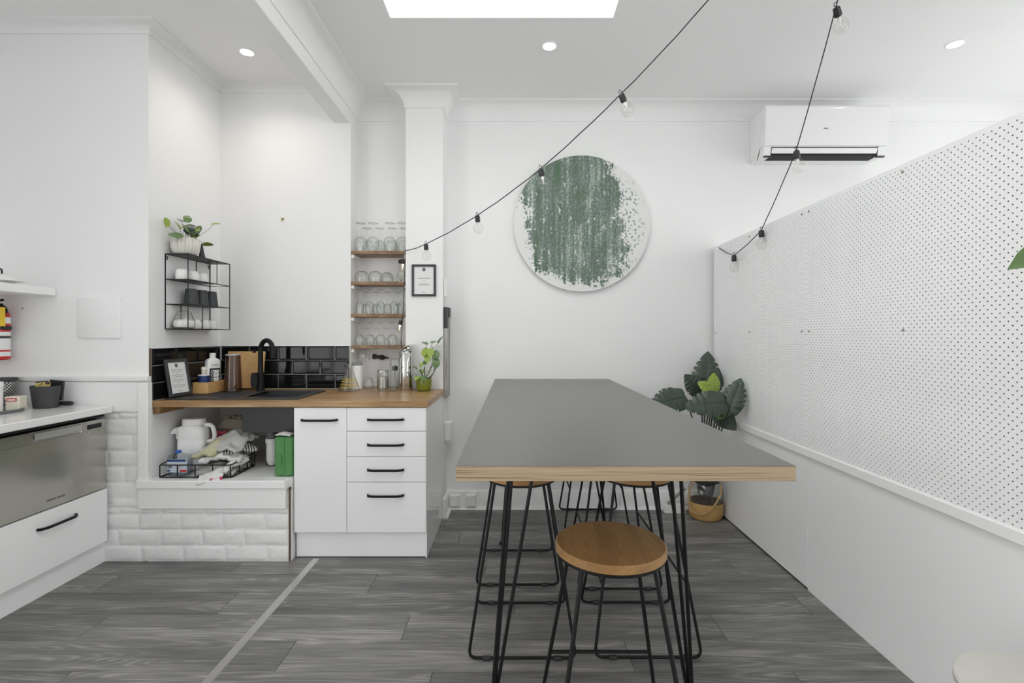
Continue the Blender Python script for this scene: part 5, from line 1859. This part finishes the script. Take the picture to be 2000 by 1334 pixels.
pk = MB().box(-0.015, 0.065, -0.006, 0.006, 0.01, 0.118, 0.003)
pk.xform(Matrix.Translation((0, 0.03, 0)) @ Matrix.Rotation(R(5), 4, 'Y'))
O('packet', pk, M['blackplastic'], t)
t = T('black_scoop', 'black short-handled scoop lying beside the dark bucket', 'scoop', (-2.520, 2.738, ZW + 0.003), R(-4))
O('handle', MB().tube([(-0.02, 0, 0.014), (0.05, 0, 0.014), (0.062, 0, 0.014)], [0.012, 0.013, 0.008], 12), M['blackplastic'], t)
O('cup', MB().lathe([(0, 0), (0.018, 0), (0.022, 0.022), (0.02, 0.022), (0.016, 0.003), (0, 0.003)], 16, (-0.04, 0, -0.002)), M['blackplastic'], t)

t = T('floating_shelf', 'thick white floating shelf above the fire extinguisher', 'shelf')
O('board', MB().box(-2.928, -2.600, 1.4, 2.787, 1.505, 1.550, 0.003), M['trim'], t)
O('bracket', MB().box(-2.90, -2.72, 2.42, 2.45, 1.497, 1.505, 0.002), M['trim'], t)
t = T('white_serving_dish', 'white lidded serving dish with a dark wire handle on the floating shelf', 'dish', (-2.752, 2.60, 1.5505))
O('dish', MB().lathe([(0, 0), (0.06, 0), (0.10, 0.014), (0.128, 0.018), (0.128, 0.022), (0, 0.022)], 32, sx=1.0, sy=0.8), M['white'], t)
O('lid', MB().lathe([(0, 0.058), (0.05, 0.055), (0.09, 0.042), (0.108, 0.026), (0.11, 0.022), (0, 0.022)], 32, sx=1.0, sy=0.8), M['white'], t)
O('handle', MB().tube(fillet([(-0.03, 0, 0.055), (-0.03, 0, 0.082), (0.04, 0, 0.082), (0.04, 0, 0.052)], 0.015), 0.004, 8), M['black'], t, label='dark wire handle')
t = T('fire_extinguisher', 'red fire extinguisher with white label hung under the floating shelf', 'fire extinguisher', (-2.862, 2.715, 1.145))
O('cylinder', MB().lathe([(0, 0), (0.050, 0), (0.056, 0.006), (0.056, 0.235), (0.050, 0.262), (0.030, 0.282), (0.018, 0.288), (0.018, 0.30), (0, 0.30)], 28), M['red'], t)
O('label', MB().lathe([(0.0566, 0.055), (0.0566, 0.155)], 28).lathe([(0.0566, 0.02), (0.0566, 0.045)], 28).lathe([(0.0566, 0.20), (0.0566, 0.235)], 28), M['paper'], t, label='white label bands')
O('label_print', MB().lathe([(0.0569, 0.118), (0.0569, 0.132)], 28).lathe([(0.0569, 0.096), (0.0569, 0.108)], 8, (0.002, -0.002, 0), 0.9, 0.9), M['slate'], t)
O('strap', MB().lathe([(0.058, 0.168), (0.060, 0.169), (0.060, 0.186), (0.058, 0.187)], 28).box(0.035, 0.066, -0.02, 0.02, 0.166, 0.188, 0.003), M['blackplastic'], t)
O('tag', MB().box(-0.03, 0.033, -0.0625, -0.0605, 0.185, 0.289, 0.0005).xform(Matrix.Rotation(R(47), 4, 'Z')), M['yellow'], t, label='yellow inspection tag')
O('valve', MB().tube(fillet([(0, 0, 0.29), (0, 0, 0.325), (0.05, -0.015, 0.33)], 0.015), 0.007, 8).tube([(-0.02, 0, 0.31), (0.045, -0.012, 0.305)], 0.005, 8), M['black'], t)
O('hose', MB().tube(fillet([(0.01, 0, 0.30), (0.045, 0.0, 0.296), (0.056, 0.0, 0.275), (0.057, 0, 0.258)], 0.03), 0.006, 8), M['blackplastic'], t)
o = O('access_panel', loft(MB(), [(0, rrect(0.240, 0.236, 0.012)), (0.009, rrect(0.240, 0.236, 0.012)), (0.013, rrect(0.230, 0.226, 0.010))]), M['wall'], None, (-2.351, 2.7895, 1.38))
o.rotation_euler = (R(90), 0, 0)
tag(o, 'square white access panel on the chimney-breast wall', 'panel')
o = O('wall_nail', MB().lathe([(0, 0), (0.004, 0), (0.004, 0.004), (0, 0.005)], 8), M['steel'], None, (-2.79, 2.7895, 1.434))
o.rotation_euler = (R(90), 0, 0)
tag(o, 'single nail head in the wall below the floating shelf', 'nail')

# ------------------------------------------------------------ pilaster side fittings
t = T('grey_board', 'narrow weathered grey board on the pilaster side above the benchtop end', 'board', (-0.499, 3.455, 0.84))
O('board', MB().box(0, 0.025, 0, 0.15, 0.0, 0.637, 0.001), M['greyboard'], t)
O('end_cap', MB().box(0.0, 0.0265, -0.002, 0.06, 0.49, 0.639, 0.001), M['frame'], t, label='dark grey end cap')
O('clip', MB().box(0.0255, 0.031, 0.06, 0.152, 0.57, 0.639, 0.001), M['blackplastic'], t)
t = T('cable_cover', 'small white cable clip high on the pilaster side', 'clip', (-0.499, 3.46, 1.55))
O('body', MB().box(0, 0.02, 0, 0.03, 0, 0.13, 0.004), M['whiteplastic'], t)
t = T('switch_box', 'white surface power box on the wall beside the drawer cabinet', 'power point', (-0.499, 3.49, 0.53))
O('box', MB().box(0, 0.045, 0, 0.075, 0, 0.13, 0.004), M['whiteplastic'], t)
O('plate', MB().box(0.045, 0.052, -0.004, 0.079, -0.004, 0.134, 0.003), M['whiteplastic'], t)
for x, lab in ((-0.437, 'white power point on the skirting nearest the pilaster'), (-0.318, 'white power point on the skirting, further from the pilaster')):
    t = T('skirting_socket', lab, 'power point', (x, 3.622, 0.028))
    O('plate', MB().box(-0.036, 0.036, -0.030, 0, 0, 0.085, 0.004), M['whiteplastic'], t)
    O('switch', MB().box(-0.024, -0.012, -0.034, -0.029, 0.058, 0.074, 0.001).box(0.012, 0.024, -0.034, -0.029, 0.058, 0.074, 0.001), M['white'], t)
wc = O('white_cable', MB().tube(cord_through([(-0.485, 3.615, 0.139), (-0.40, 3.612, 0.128), (-0.35, 3.610, 0.146), (-0.29, 3.610, 0.124), (-0.27, 3.612, 0.138)], 0.004), 0.003, 6), M['whiteplastic'])
tag(wc, 'loose white cable lying along the top of the skirting', 'cable')

t = T('white_offcut', 'low white timber block with a slanted brace on the floor beside the rope-handled jar', 'timber', (1.08, 3.56, 0.001))
O('block', MB().box(0, 0.145, -0.035, 0.035, 0, 0.058, 0.002), M['trim'], t)
br = MB().box(0, 0.17, -0.03, -0.015, -0.012, 0.012, 0.001)
br.xform(Matrix.Translation((0.02, 0, 0.066)) @ Matrix.Rotation(R(-42), 4, 'Y'))
O('brace', br, M['alu'], t, label='grey slanted brace')

# ------------------------------------------------------------ round painting
t = T('round_painting', 'round white panel painted with streaked green abstract, on the back wall', 'painting', (0.4926, 3.64, 2.10))
dk = MB().lathe([(0, 0), (0.488, 0), (0.497, 0.002), (0.499, 0.006), (0.499, 0.030), (0, 0.030)], 96)
dk.xform(Matrix.Translation((0, -0.006, 0)) @ Matrix.Rotation(R(90), 4, 'X') @ Matrix.Translation((0, 0, 0)))
O('panel', dk, M['art'], t)

# ------------------------------------------------------------ air conditioner
t = T('air_conditioner', 'white split-system air conditioner high on the back wall', 'air conditioner', (1.745, 0, 0))
W = 0.85
O('body', MB().prism([(3.638, 2.545), (3.638, 2.862), (3.455, 2.862), (3.445, 2.60), (3.49, 2.60), (3.53, 2.538)], 'x', 0, W), M['whiteplastic'], t, ang=30)
O('front_panel', MB().prism([(3.405, 2.874), (3.43, 2.876), (3.46, 2.862), (3.452, 2.606), (3.428, 2.602), (3.422, 2.612), (3.398, 2.86)], 'x', -0.004, W + 0.004), M['gloss_cab'], t, ang=30)
O('outlet', MB().prism([(3.446, 2.598), (3.50, 2.598), (3.54, 2.537), (3.448, 2.54)], 'x', 0.05, W - 0.05), M['dark'], t, smooth=False)
O('louvre', MB().prism([(3.432, 2.588), (3.440, 2.589), (3.452, 2.556), (3.444, 2.555)], 'x', 0.055, W - 0.06), M['whiteplastic'], t, smooth=False)
for x0, x1 in ((0, 0.05), (W - 0.05, W)):
    O('end_cap', MB().prism([(3.436, 2.602), (3.50, 2.602), (3.545, 2.536), (3.45, 2.536)], 'x', x0, x1), M['whiteplastic'], t, smooth=False)
O('drip_edge', MB().prism([(3.440, 2.5375), (3.46, 2.5375), (3.455, 2.528), (3.447, 2.528)], 'x', 0.002, 0.06).prism([(3.440, 2.5375), (3.46, 2.5375), (3.455, 2.528), (3.447, 2.528)], 'x', W - 0.06, W - 0.002), M['frame'], t, smooth=False)
bd = MB()
for i in range(6):
    bd.box(0.398 + i * 0.0055, 0.402 + i * 0.0055, 3.4068, 3.4085, 2.713, 2.719)
O('badge', bd, M['ink'], t, smooth=False)

# ------------------------------------------------------------ table and stools
TX0, TX1, TY0, TY1, TZ = -0.1375, 0.658, 1.148, 3.445, 0.975
t = T('long_table', 'long bar-height plywood table with charcoal top and black hairpin legs', 'table')
O('tabletop', MB().box(TX0, TX1, TY0, TY1, TZ - 0.036, TZ - 0.0015, 0.0008), M['ply'], t)
O('laminate', MB().box(TX0 + 0.0005, TX1 - 0.0005, TY0 + 0.0005, TY1 - 0.0005, TZ - 0.0015, TZ, 0.0003), M['laminate'], t, label='charcoal laminate surface')


def hairpin(foot, tops):
    mb = MB()
    f = Vector((foot[0], foot[1], 0.008))
    for (x, y) in tops:
        a = Vector((x, y, TZ - 0.040))
        d = (Vector((x, y, 0)) - Vector((f.x, f.y, 0))).normalized() * 0.008
        mb.tube([a, f + d + Vector((0, 0, 0.03)), f + d * 0.4], 0.006, 8)
    mb.lathe([(0, 0), (0.014, 0), (0.014, 0.012), (0.008, 0.018), (0, 0.018)], 12, (f.x, f.y, -0.0))
    xs, ys = [p[0] for p in tops], [p[1] for p in tops]
    mb.box(min(xs) - 0.02, max(xs) + 0.02, min(ys) - 0.02, max(ys) + 0.02, TZ - 0.042, TZ - 0.0365, 0.001)
    return mb


LEGF = ((-0.081, 1.585), [(-0.012, 1.46), (0.078, 1.62), (0.0, 1.60)]), ((0.574, 1.565), [(0.411, 1.52), (0.486, 1.55), (0.484, 1.44)])
for ft, tp in LEGF:
    O('leg', hairpin(ft, tp), M['black'], t)
    ym = TY0 + TY1
    O('leg', hairpin((ft[0], ym - ft[1]), [(x, ym - y) for x, y in tp]), M['black'], t)

SEAT_Z = 0.695
stool = T('bar_stool', 'x', 'stool', (0, 0, 0), 0, 'timber-seat wire stools around the long table')
rr_ = 0.0062
for s in (-1, 1):
    pts = [(-0.112, s * 0.095, 0.668), (-0.212, s * 0.2, 0.010), (0.212, s * 0.2, 0.010), (0.112, s * 0.095, 0.668)]
    lf = O('leg_frame', MB().tube(fillet(pts, 0.035, 5), rr_, 8), M['black'], stool, ang=60)
    for x in (-0.14, 0.14):
        O('rubber_foot', MB().tube([(x - 0.014, s * 0.2, 0.010), (x + 0.014, s * 0.2, 0.010)], 0.0095, 8), M['blackplastic'], lf)
for s in (-1, 1):
    k = (0.668 - 0.27) / 0.658
    x, y = 0.112 + 0.1 * k, 0.095 + 0.105 * k
    O('stretcher', MB().tube([(s * x, -y, 0.27), (s * x, y, 0.27)], 0.0055, 8), M['black'], stool, ang=60)
O('seat_ring', MB().lathe([(0.132, 0.662), (0.150, 0.662), (0.153, 0.665), (0.153, 0.671), (0.132, 0.671), (0.132, 0.662)], 40), M['black'], stool)
O('seat', MB().lathe([(0, 0.671), (0.152, 0.671), (0.1555, 0.674), (0.1555, SEAT_Z - 0.005), (0.151, SEAT_Z), (0, SEAT_Z)], 56), M['seat'], stool)
stool.location = (0.272, 1.397, 0)
stool.rotation_euler = (0, 0, R(90))
stool['label'] = 'wire stool with round timber seat under the table end, whole seat showing'
for x, y, lab in ((0.030, 2.135, 'wire stool under the table on the kitchen side, nearer of the two'),
                  (0.015, 2.705, 'wire stool under the table on the kitchen side, further of the two'),
                  (0.528, 2.140, 'wire stool under the table on the pegboard side, nearest of three'),
                  (0.530, 2.665, 'wire stool under the table on the pegboard side, middle of three'),
                  (0.536, 3.39, 'wire stool under the table on the pegboard side, against the back wall')):
    dup(stool, (x, y, 0), lab, 0.0)

# ------------------------------------------------------------ monstera in a glass jar


def monstera(l, w, notches=5, droop=0.25, seed_=0):
    """leaf blade from origin along +y with side notches"""
    rnd = random.Random(seed_)
    mb = MB()
    nu = 44
    for side in (-1, 1):
        vs, fs = [], []
        nt_ = [0.30 + 0.15 * k + rnd.uniform(-0.02, 0.02) for k in range(notches)]
        for i in range(nu + 1):
            u = i / nu
            hw = w / 2 * (math.sin(math.pi * (0.10 + 0.90 * u) ** 0.72)) ** 0.8 if u < 1 else 0.0
            back = -0.16 * l * max(0, (0.25 - u) / 0.25) ** 1.0
            cut = 1.0
            for q in nt_:
                dd = abs(u - q)
                if dd < 0.024:
                    cut = min(cut, 0.62 + 0.38 * dd / 0.024)
            for v in (0, 0.22, 0.45, 0.72, 1.0):
                vv = v if v <= 0.45 else 0.45 + (v - 0.45) * (cut - 0.45) / 0.55
                x = side * hw * vv
                y = u * l + back * vv + 0.10 * l * vv * (1 - u)
                z = -droop * l * u * u + 0.16 * hw * vv - 0.30 * hw * vv * vv + 0.010 * math.sin(u * 40) * vv * w * 2
                vs.append((x, y, z))
        for i in range(nu):
            for j in range(4):
                a = i * 5 + j
                fs.append((a, a + 1, a + 6, a + 5))
        mb.add(vs, fs)
    mb.tube([(0, u * l, -droop * l * u * u + 0.001) for u in [k / 10 for k in range(11)]], [0.0035 * (1 - 0.08 * k) for k in range(11)], 5)
    return mb


JX, JY = 1.347, 3.465
t = T('monstera_plant', 'tall dark green monstera in a rope-handled glass jar in the corner', 'plant', (JX, JY, 0))
O('jar', MB().lathe([(0.110, 0.112), (0.1165, 0.119), (0.117, 0.14), (0.116, 0.20), (0.104, 0.236), (0.084, 0.254), (0.082, 0.285), (0.088, 0.29), (0.085, 0.292), (0.079, 0.288), (0.079, 0.252), (0.10, 0.232), (0.112, 0.20), (0.113, 0.14), (0.110, 0.12)], 36), M['glass'], t)
O('wrap', MB().lathe([(0, 0), (0.092, 0), (0.106, 0.008), (0.114, 0.03), (0.1175, 0.114), (0.116, 0.118), (0.1135, 0.114), (0, 0.10)], 36), M['tan'], t, label='tan lower half of the jar')
O('soil', MB().lathe([(0, 0.122), (0.06, 0.121), (0.112, 0.117), (0.112, 0.105), (0, 0.105)], 28), M['soil'], t)
O('inner_pot', MB().lathe([(0, 0.158), (0.045, 0.158), (0.052, 0.165), (0.066, 0.25), (0.078, 0.27), (0.078, 0.286), (0.066, 0.286), (0, 0.27)], 28), M['charcoal'], t)
O('neck_ring', MB().lathe([(0.085, 0.252), (0.090, 0.254), (0.090, 0.266), (0.085, 0.268)], 32), M['blackplastic'], t)
rp_ = MB()
rope = smooth_path([(-0.095, -0.02, 0.250), (-0.122, -0.030, 0.20), (-0.126, -0.034, 0.12), (-0.121, -0.050, 0.07), (-0.092, -0.090, 0.056), (-0.055, -0.115, 0.066), (-0.015, -0.126, 0.095), (0.025, -0.124, 0.145), (0.062, -0.112, 0.210), (0.068, -0.085, 0.248)], 8)
for k in range(2):
    P = [p + Vector((0.0038 * math.cos(i * 1.1 + k * math.pi), 0, 0.0038 * math.sin(i * 1.1 + k * math.pi))) for i, p in enumerate(rope)]
    rp_.tube(P, 0.0048, 7)
O('rope_handle', rp_, M['rope'], t)


def aim(loc, direction, up, mb):
    """turn the leaf so that +y runs along direction and +z (the face) towards up"""
    y = Vector(direction).normalized()
    z = Vector(up)
    z = (z - y * z.dot(y)).normalized()
    x = y.cross(z)
    m3 = Matrix((x, y, z)).transposed().to_4x4()
    return mb.xform(Matrix.Translation(loc) @ m3)


ML = [((1.345, 3.47, 0.870), (0.10, 0.02, 1), (-0.25, -1, 0.15), 0.30, 0.20, 'leafdark'),
      ((1.335, 3.07, 0.805), (0.22, -0.10, 0.75), (-0.55, -0.9, 0.1), 0.22, 0.15, 'leafdark'),
      ((1.308, 3.06, 0.868), (-0.95, -0.10, -0.08), (0.05, -0.95, 0.42), 0.25, 0.17, 'leafdark'),
      ((1.335, 3.30, 0.895), (0.12, -0.05, 1), (0.3, -1, 0.3), 0.135, 0.11, 'leafbright'),
      ((1.345, 3.30, 0.90), (-0.75, -0.1, 0.5), (0.1, -1, 0.5), 0.13, 0.10, 'leafbright'),
      ((1.15, 3.31, 0.868), (-0.95, -0.35, -0.10), (0.02, -0.85, 0.6), 0.27, 0.19, 'leafdark'),
      ((1.36, 3.18, 0.85), (-0.35, -0.35, -0.55), (0, -0.9, 0.5), 0.13, 0.12, 'leafmid'),
      ((1.29, 3.40, 0.88), (-0.45, -0.1, 0.55), (0, -1, 0.3), 0.17, 0.14, 'leafdark'),
      ((1.320, 3.22, 0.79), (0.25, -0.3, -0.30), (-0.3, -0.9, 0.4), 0.17, 0.13, 'leafdark'),
      ((1.345, 3.36, 0.90), (0.25, -0.1, 0.6), (0, -1, 0.3), 0.15, 0.12, 'leafdark')]
for i, (p, d, u, l, w, mm) in enumerate(ML):
    O('stem', MB().tube(curve_pts(((i % 3 - 1) * 0.025, (i // 3 - 1) * 0.02, 0.24), (p[0] - JX, p[1] - JY, p[2]), (0.0, 0, 0.03)), 0.0048, 6), M['stemdark'], t)
    O('leaf', aim((p[0] - JX, p[1] - JY, p[2]), d, u, monstera(l, w, 4 if l > 0.2 else 1, 0.18, i)), M[mm], t, ang=60)

# ------------------------------------------------------------ side table and its plant
t = T('marble_side_table', 'small round pale marble side table with black wire legs by the partition', 'table', (1.262, 1.132, 0))
O('top', MB().lathe([(0, 0.415), (0.183, 0.415), (0.190, 0.419), (0.190, 0.433), (0.186, 0.437), (0, 0.437)], 56), M['marble'], t)
O('rim', MB().lathe([(0.168, 0.404), (0.182, 0.404), (0.182, 0.415), (0.168, 0.415), (0.168, 0.404)], 48), M['black'], t)
for a in (45, 135, 225, 315):
    ca, sa = math.cos(R(a + 20)), math.sin(R(a + 20))
    O('leg', MB().tube([(0.175 * ca, 0.175 * sa, 0.408), (0.188 * ca, 0.188 * sa, 0.0)], 0.006, 8), M['black'], t)
t = T('leafy_plant', 'potted leafy plant on the marble side table, one leaf tip in view', 'plant', (1.352, 1.115, 0.437))
O('pot', MB().lathe([(0, 0), (0.045, 0), (0.05, 0.004), (0.058, 0.10), (0.054, 0.10), (0.052, 0.09), (0, 0.09)], 24), M['potwhite'], t)
LP = [((-0.02, 0.0, 1.075), (-0.9, -0.05, -0.24), 0.19), ((0.02, 0.03, 0.95), (0.2, 0.9, 0.3), 0.18), ((0.03, -0.05, 0.9), (0.2, -0.9, 0.3), 0.18), ((0.02, 0.0, 1.08), (0.1, -0.2, 0.9), 0.17)]
for p, d, l in LP:
    O('stem', MB().tube(curve_pts((0.0, 0, 0.09), p, (0.015, 0, 0)), 0.004, 6), M['stem'], t)
    O('leaf', aim(p, d, (0.1, -0.85, 0.6), round_leaf(l * 0.42, l, 0.5, 0.3)), M['leafmid'], t, ang=60)
